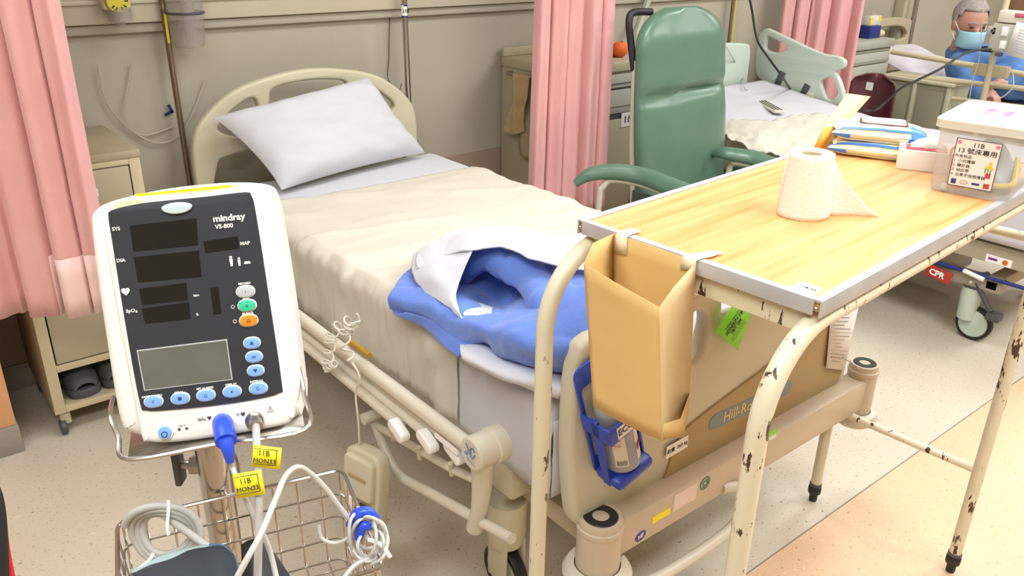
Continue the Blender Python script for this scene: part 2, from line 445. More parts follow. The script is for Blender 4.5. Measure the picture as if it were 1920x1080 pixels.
lob('crossbar', cyl(B(), (TL+TE, .02, .33), (TL+TE, TW-.02, .33), .011), m_tubew)
lob('crossbar', cyl(B(), (TL+TE-.0, .02, .96), (TL+TE, TW-.02, .96), .011), m_tubet)
lob('end_rail', box(B(), .012, .03, .02, TW-.02, TH-.062, TH-.027, .003), m_tubet)
lob('end_rail', box(B(), TL-.03, TL-.012, .02, TW-.02, TH-.062, TH-.027, .003), m_tubet)

# kraft bag taped to the near end
bag = thing('paper_bag', tl(-.05, .27, .88), 'open brown kraft paper bag taped to the near end of the overbed table', 'bag', TR)
bb = bag
ab, af = -.006, -.098
def bagq(a, b, z): return Vector((a, b, z))
BK = [bagq(ab, .356, 1.148), bagq(ab, .28, 1.149), bagq(ab, .196, 1.147)]
BKb = [bagq(ab-.004, .338, .885), bagq(ab-.004, .26, .885), bagq(ab-.004, .176, .893)]
FT = [bagq(af+.008, .343, 1.122), bagq(af-.004, .27, 1.118), bagq(af, .188, 1.104)]
FB = [bagq(af+.004, .302, .885), bagq(af+.002, .23, .885), bagq(af+.004, .163, .889)]
def lerp(a, b, t): return a*(1-t)+b*t
def sheetg(top, bot, n=10, disp=.0015, seed=0, bow=0):
    tp = smooth(top, 5); bt = smooth(bot, 5); G = []
    for i in range(n+1):
        t_ = i/n
        G.append([lerp(tp[j], bt[j], t_)+Vector((1, 1, 0)).normalized()*disp*noise.noise(Vector((j*.6+seed, i*.7, seed))) for j in range(len(tp))])
    return G
W2TM = TM
def bob(name, G, m, solid=.0006):
    bm = B(); grid(bm, G); bm.transform(TM); return ob(name, bm, m, bag, solid=solid, ang=60)
bob('back_panel', sheetg(BK, BKb), m_kraft)
bob('front_panel', sheetg(FT, FB, disp=.002, seed=3), m_kraft)
rf = [FT[2], bagq(-.055, .213, 1.117), BK[2]]; rfb = [FB[2], bagq(-.055, .176, .902), BKb[2]]
midt = bagq(-.055, .197, 1.12); midb = bagq(-.058, .170, .886)
G = [[lerp(FT[2], FB[2], t_), lerp(midt, midb, t_)+Vector((0, .012*math.sin(t_*PI), 0)), lerp(BK[2], BKb[2], t_)] for t_ in np.linspace(0, 1, 9)]
bob('side_gusset', G, m_kraft2)
G = [[lerp(FT[0], FB[0], t_), lerp(bagq(-.06, .352, 1.146), bagq(-.055, .312, .93), t_)-Vector((0, .01*math.sin(t_*PI), 0)), lerp(BK[0], BKb[0], t_)] for t_ in np.linspace(0, 1, 9)]
bob('side_gusset', G, m_kraft)
bob('bottom_panel', [FB, [bagq(-.055, .318, .872), bagq(-.055, .25, .872), bagq(-.055, .172, .875)], BKb], m_kraft)
bob('bottom_fold', [[FB[2]+Vector((0, .002, .002)), bagq(-.055, .15, .884), BKb[2]+Vector((0, .002, 0))],
                    [FB[2]+Vector((0, .0, .03)), bagq(-.058, .158, .915), BKb[2]+Vector((0, .002, .04))]], m_kraft)
def tape(P, Q, lab):
    bm = B(); grid(bm, [P, Q]); bm.transform(TM)
    return single('tape_strip', bm, m_tape, lab, 'tape', group='masking tape strips', solid=.0006, ang=80)
tape([(.03, .329, TH+.0012), (.0, .328, TH+.0015), (-.008, .327, TH), (-.009, .325, TH-.03)],
     [(.031, .352, TH+.0012), (.0, .351, TH+.0015), (-.008, .35, TH), (-.009, .348, TH-.033)], 'pale masking tape holding the bag nearest the bed head side corner')
tape([(.05, .186, TH+.0012), (.02, .188, TH+.0012), (.0, .193, TH+.0015), (-.008, .194, TH), (-.009, .197, TH-.015)],
     [(.042, .205, TH+.0012), (.02, .21, TH+.0012), (.0, .218, TH+.0015), (-.008, .22, TH), (-.009, .221, TH-.022)], 'longer pale masking tape holding the bag, nearer the front corner')
# label stuck on the table corner
lab = thing('table_label', tl(.028, .036, TH), 'small white printed label stuck at the front corner of the overbed table', 'label', TR)
ob('label_paper', (lambda b: (b.transform(TM), b)[1])(box(B(), .012, .042, .018, .052, TH-.003, TH-.0005)), m_paper, lab)
ob('label_print', text('11B-05', .009, TM @ Matrix.Translation((.026, .034, TH-.0002)) @ Matrix.Rotation(-PI/2, 4, 'Z')), m_ink, lab)

# toilet roll
tc0 = tl(.327, .212, TH-.003)
rl = thing('paper_roll', tc0, 'loose white tissue paper roll standing on the wooden overbed tabletop', 'tissue roll')
ob('roll', lathe(B(), [(.019, .0), (.043, .0), (.044, .002), (.042, .05), (.0365, .108), (.035, .1095), (.0195, .108), (.018, .1), (.019, 0)], tc0, 48), m_tissue, rl)
ob('core', lathe(B(), [(.0172, .002), (.0172, .1055), (.0182, .1055), (.0182, .002)], tc0, 32), mat('core_card', 'C9BFA0', .8), rl)
rt = Vector((_R[0], _R[1], 0)).normalized(); fwv = Vector((_F[0], _F[1], 0)).normalized()
G = []
for i in range(15):
    t_ = i/14; row = []
    rr = .038+.0085*t_
    for j in range(22):
        a = -PI*.95+j/21*PI*.86
        p = rt*math.cos(a)*rr+fwv*math.sin(a)*rr
        row.append(tc0+p+Vector((0, 0, .109*(1-t_)+.0005)))
    p_end = row[-1]
    tail = .088*(max(0, (t_-.02))**1.55)
    for k in range(1, 9):
        s = k/8
        dz = 0
        row.append(p_end+rt*(tail*s)+fwv*(.006*s-.01*s*s*t_)+Vector((0, 0, -.0)))
    G.append(row)
bm = B(); grid(bm, G); ob('loose_sheet', bm, m_tissue, rl, solid=.0006)

# storage box
ca = math.radians(-8); CMx = TM @ Matrix.Translation((.645, .131, TH-.003)) @ Matrix.Rotation(math.radians(7), 4, 'Z') @ Matrix.Diagonal((1.12, 1.1, 1.02, 1))
# local: x = length, y negative = width
sb = thing('storage_box', CMx.translation, 'translucent lidded plastic storage box with a bed label on the overbed table', 'box')
def cb(b_): b_.transform(CMx); return b_
def ring(z, x0, x1, y0, y1, r): return [(p[0], p[1], z) for p in rrect(x0, x1, y0, y1, r, 5)]
def shell(levels):
    b_ = B(); rs = [[b_.verts.new(p) for p in l] for l in levels]
    for i in range(len(rs)-1):
        n = len(rs[i])
        for k in range(n): b_.faces.new((rs[i][k], rs[i][(k+1) % n], rs[i+1][(k+1) % n], rs[i+1][k]))
    b_.faces.new(rs[0][::-1]); return b_
ob('tub', cb(shell([ring(.001, .006, .205, -.124, -.006, .012), ring(.006, .003, .208, -.127, -.003, .014), ring(.118, 0, .212, -.131, 0, .014), ring(.12, -.004, .216, -.135, .004, .016), ring(.124, -.004, .216, -.135, .004, .016)])), m_box, sb, solid=.0014)
lid = ob('lid', cb(join(plate(rrect(-.008, .22, -.139, .008, .018), (), .004, .0015, Matrix.Translation((0, 0, .134))),
                  (lambda: (lambda s: s)(shell([ring(.12, -.0075, .2195, -.1385, .0075, .018), ring(.133, -.0075, .2195, -.1385, .0075, .018)])))())), m_lid, sb)
for p in list(lid.data.polygons): pass
ob('lid_rim', cb(tube(B(), ring(.136, .008, .204, -.123, -.008, .014), .002, 8, closed=True)), m_lid, sb)
# lid label + front label (flat prints)
ob('lid_label', cb(box(B(), .05, .17, -.1, -.03, .1362, .1366)), mat('label_lilac', 'C9AFCB', .6), sb)
ob('lid_print', cb(join(*[text(s, .014, Matrix.Translation((.11, y_, .1368)) @ Matrix.Rotation(-PI/2+PI/2, 4, 'Z')) for s, y_ in (('11B 13號床', -.05), ('專用物品', -.08))])), m_pinkink, sb)
LF = CMx @ frame((-.0012, -.065, .062), (0, -1, 0), (-.02, 0, 1))   # on the near face
def lf(b_, dz=0): b_.transform(LF @ Matrix.Translation((0, 0, dz))); return b_
ob('front_label', lf(join(box(B(), -.033, .036, -.044, .044, 0, .0006))), mat('label_pinkish', 'EFE6E0', .6), sb)
ob('label_border', lf(join(box(B(), -.033, .036, .0428, .044, .0006, .001), box(B(), -.033, .036, -.044, -.0428, .0006, .001), box(B(), -.033, -.0318, -.044, .044, .0006, .001), box(B(), .0348, .036, -.044, .044, .0006, .001))), mat('ink_violet', '4A3F66', .6), sb)
I = Matrix.Translation
ob('label_print', lf(join(text('11B', .0115, I((.002, .034, 0)), bold=.00012), text('13 號床專用', .0115, I((.002, .022, 0)), bold=.00012), text('內有物品:', .0067, I((-.031, .0115, 0)), 'LEFT'),
                          text('1. 小衣櫃鎖', .0067, I((-.031, .003, 0)), 'LEFT'), text('2. 聽診器', .0067, I((-.031, -.0055, 0)), 'LEFT'), text('3. 抽血帶', .0067, I((-.031, -.014, 0)), 'LEFT'),
                          text('4. 血氧手指感應器', .0067, I((-.031, -.0225, 0)), 'LEFT')), .0008), m_ink, sb)
ob('label_rosette', lf(join(*[ball(B(), (x_, .0365, 0), (.0035, .0035, .0004), 10, 6) for x_ in (-.0275, .0305)]), .0009), m_pinkink, sb)
ob('label_flower', lf(join(*[ball(B(), (.0255+dx, .001+dy, 0), (.003, .003, .0004), 8, 6) for dx, dy in ((0, 0), (-.004, -.003), (.003, -.004), (0, .005))]), .0009), mat('ink_yellow', 'E2C544', .6), sb)
ob('label_leaf', lf(join(*[box(B(), .019+q*.004, .0205+q*.004, -.012, -.003, 0, .0003) for q in range(3)]), .0009), mat('ink_green', '4E9348', .6), sb)
ob('label_pot', lf(join(box(B(), .021, .029, -.021, -.012, 0, .0005)), .0009), mat('ink_potred', 'C0465A', .6), sb)
ob('label_picture', lf(join(box(B(), -.028, -.02, -.040, -.031, 0, .0003), box(B(), .004, .016, -.037, -.033, 0, .0003)), .0009), m_inkblue, sb)
ob('label_picture', lf(tube(B(), [(-.008+.006*math.cos(a), -.035+.003*math.sin(a), .0003) for a in np.linspace(0, 2*PI, 16)], .0004, 5), .0009), m_redt, sb)
ob('label_picture', lf(box(B(), .022, .031, -.04, -.031, 0, .0003), .0009), m_redt, sb)
# contents of the box (each its own thing)
bm = B(); stube(bm, [(.03, -.03, .02), (.02, -.025, .05), (.04, -.02, .075), (.07, -.03, .06), (.03, -.06, .015), (.02, -.035, .01)], .0025, 8, 8)
single('rubber_tourniquet', cb(bm), mat('rubber_orange', 'D88A45', .5), 'orange rubber tube curled at the left inside the clear storage box', 'tube')
bm = B(); stube(bm, [(.012, -.06, .012), (.03, -.09, .02), (.06, -.118, .02), (.12, -.112, .03), (.18, -.1, .04)], .005, 8, 8)
single('yellow_tube', cb(bm), mat('tube_yellow', 'F0D428', .4), 'bright yellow tube lying along the bottom of the clear storage box', 'tube')
bm = B(); G = [[(.05+.14*i/8, -.02-.09*j/8, .02+.07*math.sin(PI*i/8)*math.sin(PI*j/8)+.012*noise.noise(Vector((i, j, 0)))) for j in range(9)] for i in range(9)]
grid(bm, G); single('plastic_pouch', cb(bm), mat('pouch_pale_blue', 'B8D0E0', .3), 'pale blue crumpled plastic pouch inside the clear storage box', 'pouch', solid=.001)
bm = B(); ball(bm, (.014, -.026, .008), (.009, .007, .007)); single('end_cap', cb(bm), m_white2, 'small white rubber cap in the left corner of the clear storage box', 'cap')

# wipes packs (two stacked), box of gloves, envelope
def pack(name, M, lx, ly, hz, lab, top=True):
    t_ = thing(name, M.translation, lab, 'wipes', group='wet wipes packs')
    n = 16; G = []
    V = B()
    def P(u, v, s):
        x_ = (u-.5)*lx; y_ = (v-.5)*ly
        e = (1-(2*u-1)**4)**.6*(1-(2*v-1)**6)**.5
        return M @ Vector((x_*(1+.04*math.cos(v*9)), y_, hz/2+s*hz/2*e+.0015*noise.noise(Vector((u*6, v*6, s+hz*99)))))
    top_ = [[P(i/n, j/n, 1) for j in range(n+1)] for i in range(n+1)]
    bot_ = [[P(i/n, j/n, -1) for j in range(n+1)] for i in range(n+1)]
    grid(V, top_); grid(V, [r[::-1] for r in bot_]); bmesh.ops.remove_doubles(V, verts=V.verts, dist=1e-5)
    body = ob('pouch', V, m_wipe, t_)
    return t_, P
PM1 = TM @ Matrix.Translation((.835, .318, TH-.003)) @ Matrix.Rotation(math.radians(-68), 4, 'Z')
PM2 = TM @ Matrix.Translation((.842, .322, TH+.029)) @ Matrix.Rotation(math.radians(-64), 4, 'Z')
for (nm, M_, h_, lab_) in (('wipes_pack', PM1, .034, 'lower cream and blue wet wipes pack of the two stacked beside the clear box'), ('wipes_pack', PM2, .036, 'upper wet wipes pack with a flip lid, on top of the other pack')):
    t_, P = pack(nm, M_, .19, .115, h_, lab_)
    # blue end bands and blobs lying on the surface
    for (u0, u1, v0, v1, mm, s_, nm2) in ((.02, .98, .045, .10, m_wipeb, 1, 'blue_band'), (.80, 1, .0, .5, m_wipeb, 1, 'blue_end'), (.78, 1, .0, .5, m_wipeb, -1, 'blue_end'), (.18, .62, .1, .30, m_wipel, 1, 'light_blue_print'), (.02, .98, .03, .09, m_wipe, -1, 'cream_band'), (.0, .2, .0, .03, m_wipeb, -1, 'blue_band')):
        bm = B(); c0 = M_ @ Vector((0, 0, h_/2))
        n1 = 10
        G = [[P(lerp(u0, u1, i/n1), lerp(v0, v1, j/n1), s_) for j in range(n1+1)] for i in range(n1+1)]
        G = [[p+(p-c0).normalized()*.0012 for p in r] for r in G]
        grid(bm, G); ob(nm2, bm, mm, t_)
M_ = PM2 @ Matrix.Translation((.005, .012, .0345))
def mt(b_, M_): b_.transform(M_); return b_
ob('flip_lid', mt(plate(rrect(-.045, .045, -.026, .026, .012), (), .007, .002, Matrix.Translation((0, 0, .0035))), M_), m_white, t_)
ob('lid_base', mt(plate(rrect(-.05, .05, -.031, .031, .014), (), .006, .001), M_), mat('lid_brown', '5A3A34', .3), t_)
GM = TM @ Matrix.Translation((.752, .236, TH-.003)) @ Matrix.Rotation(math.radians(-66), 4, 'Z')
gb = thing('tissue_box', GM.translation, 'white card box with red top markings between the wipes and the clear box', 'box')
ob('box_body', mt(box(B(), 0, .11, 0, .1, 0, .042, .002), GM), m_paper, gb)
ob('red_flap', mt(box(B(), .012, .09, .004, .05, .0422, .044, .0008), GM), mat('flap_red', 'C43A4A', .5), gb)
bm = B(); grid(bm, [[GM @ Vector((.02+.07*i/6, .02+.05*j/6, .044+.02*math.sin(PI*i/6)*math.sin(PI*j/6)+.004*noise.noise(Vector((i*.8, j*.8, 5))))) for j in range(7)] for i in range(7)])
ob('tissue', bm, m_tissue, gb, solid=.0005)
EA, EB_, EC, ED = tl(.735, .428, TH+.0), tl(.9, .40, TH+.055), tl(1.01, .39, TH+.115), tl(.93, .44, TH+.09)
def env(pts, m, nm, p):
    bm = B(); grid(bm, pts); return ob(nm, bm, m, p, solid=.0012)
ev = thing('envelope', tl(.76, .41, TH), 'yellow manila envelope propped up behind the wipes packs', 'envelope')
e0 = PZ(1540, 281, TH+.002); e1 = PZ(1572, 285, TH+.02)
dd = tl(.80, .44, 0)-tl(.80, .40, 0)
pA = tl(.742, .42, TH); pB = tl(.80, .405, TH)
env([[pA, pB], [tl(.80, .43, TH+.05), tl(.87, .41, TH+.05)], [tl(.935, .455, TH+.10), tl(.985, .42, TH+.092)]], m_kraft2, 'envelope_back', ev)
env([[pA+Vector((0, 0, .0)), tl(.765, .408, TH)], [tl(.79, .425, TH+.045), tl(.815, .41, TH+.045)]], m_envd, 'envelope_flap', ev)

# ============================================================ BED 1
def poly_y(pts, y, th, holes=(), bev=.004):
    """plate in a plane of constant y, outline in (x,z)"""
    M_ = Matrix(((1, 0, 0, 0), (0, 0, 1, y), (0, 1, 0, 0), (0, 0, 0, 1)))
    return plate(pts, holes, th, bev, M_)
def poly_x(pts, x, th, holes=(), bev=.004):
    M_ = Matrix(((0, 0, 1, x), (1, 0, 0, 0), (0, 1, 0, 0), (0, 0, 0, 1)))
    return plate(pts, holes, th, bev, M_)
bed = thing('hospital_bed', (1.46, 2.05, 0), 'cream hospital bed with arched headboard, standing empty in the foreground', 'bed')
hx0, hx1 = .955, 1.895
out = sm2([(.96, .45), (.945, .7), (.952, .86), (1.0, .945), (1.12, 1.03), (1.27, 1.07), (1.425, 1.085), (1.58, 1.07), (1.73, 1.03), (1.85, .945), (1.9, .86), (1.905, .7), (1.89, .45), (1.43, .45)], 5)
h1 = sm2([(1.26, .99), (1.285, 1.028), (1.425, 1.042), (1.565, 1.028), (1.59, .99), (1.58, .955), (1.425, .95), (1.27, .955)], 4)
h2 = sm2([(1.05, .90), (1.10, .955), (1.17, .995), (1.205, .99), (1.21, .93), (1.19, .87), (1.12, .86)], 4)
h3 = [(2.85-x_, z_) for x_, z_ in h2]
h4 = sm2([(1.04, .60), (1.03, .76), (1.10, .80), (1.425, .83), (1.75, .80), (1.82, .76), (1.81, .60), (1.42, .59)], 4)
ob('headboard', poly_y(out, 3.03, .04, [h1, h2, h3, h4], .012), m_cream, bed)
fo = sm2([(.99, .50), (.975, .70), (.985, .83), (1.03, .872), (1.2, .885), (1.5, .89), (1.8, .885), (2.0, .87), (2.045, .82), (2.055, .65), (2.04, .45), (2.0, .385), (1.8, .365), (1.5, .36), (1.2, .365), (1.03, .41)], 5)
f1 = sm2([(1.32, .73), (1.30, .79), (1.32, .83), (1.36, .835), (1.385, .80), (1.375, .74), (1.35, .715)], 4)
f2 = sm2([(1.43, .822), (1.44, .855), (1.55, .865), (1.66, .855), (1.67, .822), (1.66, .80), (1.55, .79), (1.44, .80)], 4)
fbd = ob('footboard', poly_y(fo, 1.03, .045, [f1, f2], .014), m_cream, bed)
po = sm2([(1.30, .39), (1.29, .46), (1.325, .53), (1.38, .555), (1.6, .60), (1.85, .65), (1.99, .675), (2.02, .65), (2.02, .52), (2.005, .43), (1.97, .395), (1.6, .385)], 5)
pp = ob('foot_panel', poly_y(po, 1.006, .008, (), .002), m_brownp, fbd)
Y0 = 1.0015
lo_ = [PY(px, py, Y0) for px, py in ((1335, 793), (1480, 725))]
pc = (lo_[0]+lo_[1])/2; pl_ = (lo_[1]-lo_[0]).length; an = math.atan2(lo_[1].z-lo_[0].z, lo_[1].x-lo_[0].x)
FY = lambda x_, z_, a_=0, y_=Y0: Matrix(((math.cos(a_), -math.sin(a_), 0, x_), (0, 0, -1, y_), (math.sin(a_), math.cos(a_), 0, z_), (0, 0, 0, 1)))
ob('logo_plate', plate(rrect(-pl_/2-.01, pl_/2+.01, -.021, .021, .02), (), .002, .0005, FY(pc.x, pc.z, an)), m_blueg, fbd)
ob('logo_lettering', text('Hill-Rom', .040, FY(pc.x-.045, pc.z+.002, an, Y0-.0018), bold=.0008, sx=1.0), m_gold, fbd)
q = PY(1425, 738, Y0); ob('logo_swirl', join(stube(B(), [(q.x-.02, Y0, q.z), (q.x-.01, Y0, q.z+.008), (q.x+.01, Y0, q.z), (q.x+.024, Y0, q.z+.008)], .0014, 4, 6), stube(B(), [(q.x-.02, Y0, q.z-.008), (q.x, Y0, q.z+.001), (q.x+.02, Y0, q.z-.006)], .0014, 4, 6)), m_gold, fbd)
q = PY(1269, 838, Y0)
ob('weight_label', plate(rrect(-.037, .037, -.017, .017, .001), (), .001, 0, FY(q.x, q.z, .04, Y0-.001)), m_paper, fbd)
ob('weight_text', text('約重  260 kg', .0132, FY(q.x, q.z, .04, Y0-.002), bold=.0001), m_ink, fbd)
# base beam with bumpers
ob('base_beam', box(B(), 1.04, 2.09, .955, 1.02, .335, .43, .006), m_beam, bed)
for px_, rr_ in ((1.055, .052), (2.105, .043)):
    zt, zb_ = (.445, .3) if px_ < 1.5 else (.47, .30)
    post = ob('corner_post', lathe(B(), [(0, zb_), (rr_*.92, zb_), (rr_*.95, zb_+.01), (rr_*.95, zt-.03), (rr_, zt-.028), (rr_, zt-.018), (rr_*.93, zt-.016), (rr_*.93, zt-.004), (rr_*.9, zt), (0, zt)], (px_, .985, 0), 32), m_beam, bed)
    ob('socket_ring', lathe(B(), [(rr_*.36, zt-.02), (rr_*.36, zt+.002), (rr_*.7, zt+.002), (rr_*.74, zt)], (px_, .985, 0), 28), m_black, post)
    ob('bumper', lathe(B(), [(0, zb_-.025), (rr_*1.1, zb_-.025), (rr_*1.45, zb_-.012), (rr_*1.5, zb_), (rr_*1.35, zb_+.014), (rr_, zb_+.018)], (px_, .985, 0), 32), m_creamL, post)
q = PY(1120, 1000, .954)
ob('round_badge', plate([(.017*math.cos(a), .012*math.sin(a)) for a in np.linspace(0, 2*PI, 24, endpoint=False)], (), .001, 0, FY(1.155, .36, .25, .954)), mat('badge_violet', '4A3C98', .5), bed)
ob('badge_text', text('NF', .014, FY(1.155, .36, .25, .953), bold=.0004), m_paper, bed)
ob('yellow_sticker', box(B(), 1.19, 1.25, .9535, .955, .375, .392), m_yellow, bed)
ob('pink_sticker', box(B(), 1.26, 1.34, .9535, .955, .375, .42), mat('sticker_pink', 'E2CCC0', .6), bed)
ob('green_badge', plate([(.018*math.cos(a), .018*math.sin(a)) for a in np.linspace(0, 2*PI, 24, endpoint=False)], [[(.014*math.cos(a), .014*math.sin(a)) for a in np.linspace(0, 2*PI, 24, endpoint=False)]], .001, 0, FY(1.37, .405, 0, .954)), mat('badge_green', '4A8458', .5), bed)
ob('badge_mark', plate([(-.009, -.009), (.009, -.009), (.011, .006), (-.007, .008)], [[(-.006, -.006), (.006, -.006), (.006, .003), (-.004, .005)]], .001, 0, FY(1.37, .405, .4, .954)), mat('badge_green', '4A8458', .5), bed)
q = PY(1448, 815, .954); ob('green_sticker', box(B(), q.x-.02, q.x+.02, .9535, .955, q.z-.002, q.z+.012), m_lime, bed)
ob('white_sticker', box(B(), q.x-.012, q.x+.018, .9535, .955, q.z-.014, q.z-.003), m_paper, bed)
# bumper loop rail under the beam
ob('loop_rail', stube(B(), [(1.08, .93, .262), (1.2, .925, .24), (1.36, .925, .235), (1.47, .925, .25), (1.52, .928, .29), (1.50, .94, .34), (1.45, .96, .35)], .014, 6, 12), m_creamL, bed)
# deck frame under the mattress
ob('deck', box(B(), 1.03, 1.92, 1.1, 2.99, .50, .535, .006), m_creamL, bed)
ob('deck_rail', box(B(), 1.015, 1.03, 1.12, 2.95, .465, .50, .004), m_creamL, bed)
ob('deck_rail', box(B(), 1.93, 1.95, 1.12, 2.95, .465, .50, .004), m_creamL, bed)
ob('base_frame', join(box(B(), 1.08, 1.14, 1.0, 2.95, .3, .36, .01), box(B(), 1.78, 1.84, 1.0, 2.95, .3, .36, .01), box(B(), 1.08, 1.84, 2.8, 2.88, .3, .36, .01)), m_beam, bed)
for q_ in ((1.25, 1.31, 1.3, 1.4, .34, .52), (1.6, 1.66, 2.5, 2.6, .34, .52), (1.0, 1.07, 1.22, 1.3, .36, .49)): ob('lift_arm', box(B(), *q_, .01), m_cream, bed)
for cx_, cy_ in ((1.05, 1.30), (1.86, 1.30), (1.05, 2.85), (1.86, 2.85)):
    wv = ob('caster', join(lathe(B(), [(0, .30), (.05, .30), (.05, .2), (.045, .17), (0, .165)], (cx_, cy_, 0), 24),
                           box(B(), cx_-.034, cx_-.024, cy_-.04, cy_+.035, .06, .19, .006), box(B(), cx_+.024, cx_+.034, cy_-.04, cy_+.035, .06, .19, .006)), m_cream, bed)
    Mw = Matrix.Rotation(PI/2, 4, 'Y')
    ob('wheel_tyre', lathe(B(), [(.06, -.016), (.072, -.016), (.075, -.01), (.075, .01), (.072, .016), (.06, .016)], (cx_, cy_, .075), 36, Mw), m_black, wv)
    ob('wheel_hub', lathe(B(), [(0, -.014), (.06, -.014), (.06, .014), (0, .014)], (cx_, cy_, .075), 32, Mw), m_creamL, wv)
# side rail: folded tubes, pivot drum, brackets
SX = .865
a0, a1 = PX(548, 545, SX), PX(880, 800, SX)
def yline(px, py, X, y1): p = PX(px, py, X); return p
sr = ob('side_rail', tube(B(), [(SX, 2.72, .565), (SX, a1.y, .565+(a1.z-.565)*.3)], .0175, 16), m_creamL, bed)
print('rail pts', a0, a1)
tubes = [((700, 712), (858, 838), .875), ((650, 690), (806, 818), .86), ((640, 697), (752, 798), .84)]
for k, (q0, q1, X) in enumerate(tubes):
    e1 = PX(q1[0], q1[1], X); z_ = e1.z
    o_ = ob('rail_tube', tube(B(), [(X, 2.6, z_+.004), (X, e1.y, z_)], .0125, 14), m_creamL, sr)
    e2 = PX(q1[0]+18, q1[1]+14, X)
    cl = ob('rail_clamp', mt(join(plate(rrect(-.035, .03, -.014, .014, .013), (), .026, .004)), frame((X-.01, e1.y-.008, z_-.006), (0, -1, -.42), (0, -.42, 1))), m_white, sr)
    ob('clamp_bolt', mt(join(*[lathe(B(), [(0, .002), (.0035, .002), (.0045, 0)], (x_, 0, .013), 12) for x_ in (-.018, .016)]), frame((X-.01, e1.y-.008, z_-.006), (0, -1, -.42), (0, -.42, 1)) @ Matrix.Rotation(PI, 4, 'X')), m_brownst, cl)
dc = PX(904, 843, .872)
Md = Matrix.Rotation(PI/2, 4, 'Y')
dr = ob('pivot_drum', lathe(B(), [(0, -.03), (.034, -.03), (.038, -.026), (.038, .02), (.041, .022), (.041, .028), (.04, .05), (0, .05)], dc+Vector((0, 0, 0)), 36, Md), m_creamL, sr)
ob('pivot_symbol', join(*[mt(tube(B(), [(cx_+.007*math.cos(a), cz_+.012*math.sin(a), 0) for a in np.linspace(.4, 2*PI, 16)], .0024, 6, flat=.3), frame(dc+Vector((-.031, 0, .004)), (0, -1, 0), (0, 0, 1))) for cx_, cz_ in ((.008, .004),)]+
    [mt(stube(B(), [(-.016, .016, 0), (-.008, .006, 0), (-.012, -.008, 0), (-.018, -.004, 0)], .0024, 5, 6, flat=.3), frame(dc+Vector((-.031, 0, .004)), (0, -1, 0), (0, 0, 1))),
     mt(stube(B(), [(-.012, -.016, 0), (0, -.022, 0), (.014, -.024, 0)], .0012, 5, 6, flat=.3), frame(dc+Vector((-.031, 0, .004)), (0, -1, 0), (0, 0, 1)))]), mat('symbol_blue', '5876B8', .5), dr)
br = PX
XB = .88
ob('rail_bracket', join(stube(B(), [dc+Vector((.0, 0, -.02)), br(905, 890, XB), br(900, 950, XB), br(890, 990, XB)], [.03, .024, .02, .02], 5, 14),
                        stube(B(), [br(905, 905, XB), br(850, 880, XB), br(780, 840, XB), br(710, 800, XB)], .010, 5, 12),
                        stube(B(), [br(703, 792, XB), br(725, 850, XB), br(752, 893, XB), br(800, 920, XB), br(870, 960, XB), br(960, 1010, XB)], .0125, 6, 12)), m_creamL, sr)
k0 = br(690, 783, XB-.02); ob('bracket_knob', tube(B(), [k0+Vector((-.015, .0, 0)), k0+Vector((.03, 0, 0))], .015, 18), m_creamL, sr)
for px, py in ((735, 803), (785, 838), (845, 868)):
    ob('bracket_pin', tube(B(), [br(px, py, XB-.01), br(px+2, py+22, XB)], .006, 10), m_creamL, sr)
q = br(835, 772, SX-.0175)
ob('rail_sticker', mt(plate(rrect(-.045, .045, -.007, .007, .006), (), .001), frame((SX-.0178, q.y, .565), (0, -1, -.01), (0, 0, 1))), m_white, sr)
q = PX(665, 660, .86)
ob('lock_handle', tube(B(), [q+Vector((.02, .05, 0)), q+Vector((.02, -.04, -.0))], .008, 10), mat('handle_mustard', 'B08A2C', .5), sr)
# mattress and linen
ZM = .70
mx0, mx1, my0, my1 = 1.005, 1.945, 1.09, 2.985
mtb = B(); box(mtb, mx0+.01, mx1-.01, my0+.02, my1-.02, .537, ZM-.006, .03, seg=4)
single('mattress', mtb, m_sheet, 'foam mattress lying on the foreground bed, wholly covered by linen', 'mattress')
def drape(y0, y1, zl, zr_, mat_, name, lab, cat, off=0, amp=.004, n=60, hem=None, sc=7, headround=False, foot=False):
    """cloth over the mattress: profile across x, swept along y"""
    G = []
    for i in range(n+1):
        y_ = lerp(y0, y1, i/n); row = []
        hl = zl(y_) if callable(zl) else zl
        r = .045
        xl, xr = mx0-.006-off, mx1+.006+off; zt = ZM+off
        if foot:
            e = max(0, 1-(y_-y0)/.07); zt -= .05*e**2.5
        if headround:
            e = max(0, 1-(y1-y_)/.07); zt -= .05*e**2.5
        prof = [(xl, z_) for z_ in np.linspace(hl, zt-r, 7)]+[(xl+r-r*math.cos(a), zt-r+r*math.sin(a)) for a in np.linspace(.2, PI/2, 7)]
        prof += [(x_, zt) for x_ in np.linspace(xl+r+.02, xr-r-.02, 34)]
        prof += [(xr-r+r*math.sin(a), zt-r+r*math.cos(a)) for a in np.linspace(0, PI/2-.2, 7)]+[(xr, z_) for z_ in np.linspace(zt-r, zr_, 5)]
        for j, (x_, z_) in enumerate(prof):
            nz = noise.fractal(Vector((x_*sc*.6, y_*sc, 3+off*50)), 1, 2, 3)*amp
            ns = noise.fractal(Vector((z_*5, y_*sc*1.5, 9)), 1, 2, 3)*amp*2.2
            nz += amp*1.0*max(0, 1-abs(noise.noise(Vector((x_*1.9+2, y_*sc*.8+x_*2.2, off*40))))*2.6)**2 if amp > .005 else 0
            side = 1 if z_ < zt-.01 else 0
            if side: row.append((x_+(-abs(ns) if x_ < 1.4 else abs(ns)), y_+ns*.5, z_))
            else: row.append((x_, y_, z_+max(nz, -.001)*1.0+.001))
        G.append(row)
    bm = B(); grid(bm, G)
    o_ = ob(name, bm, mat_, solid=.0015, ang=80); tag(o_, lab, cat); return o_
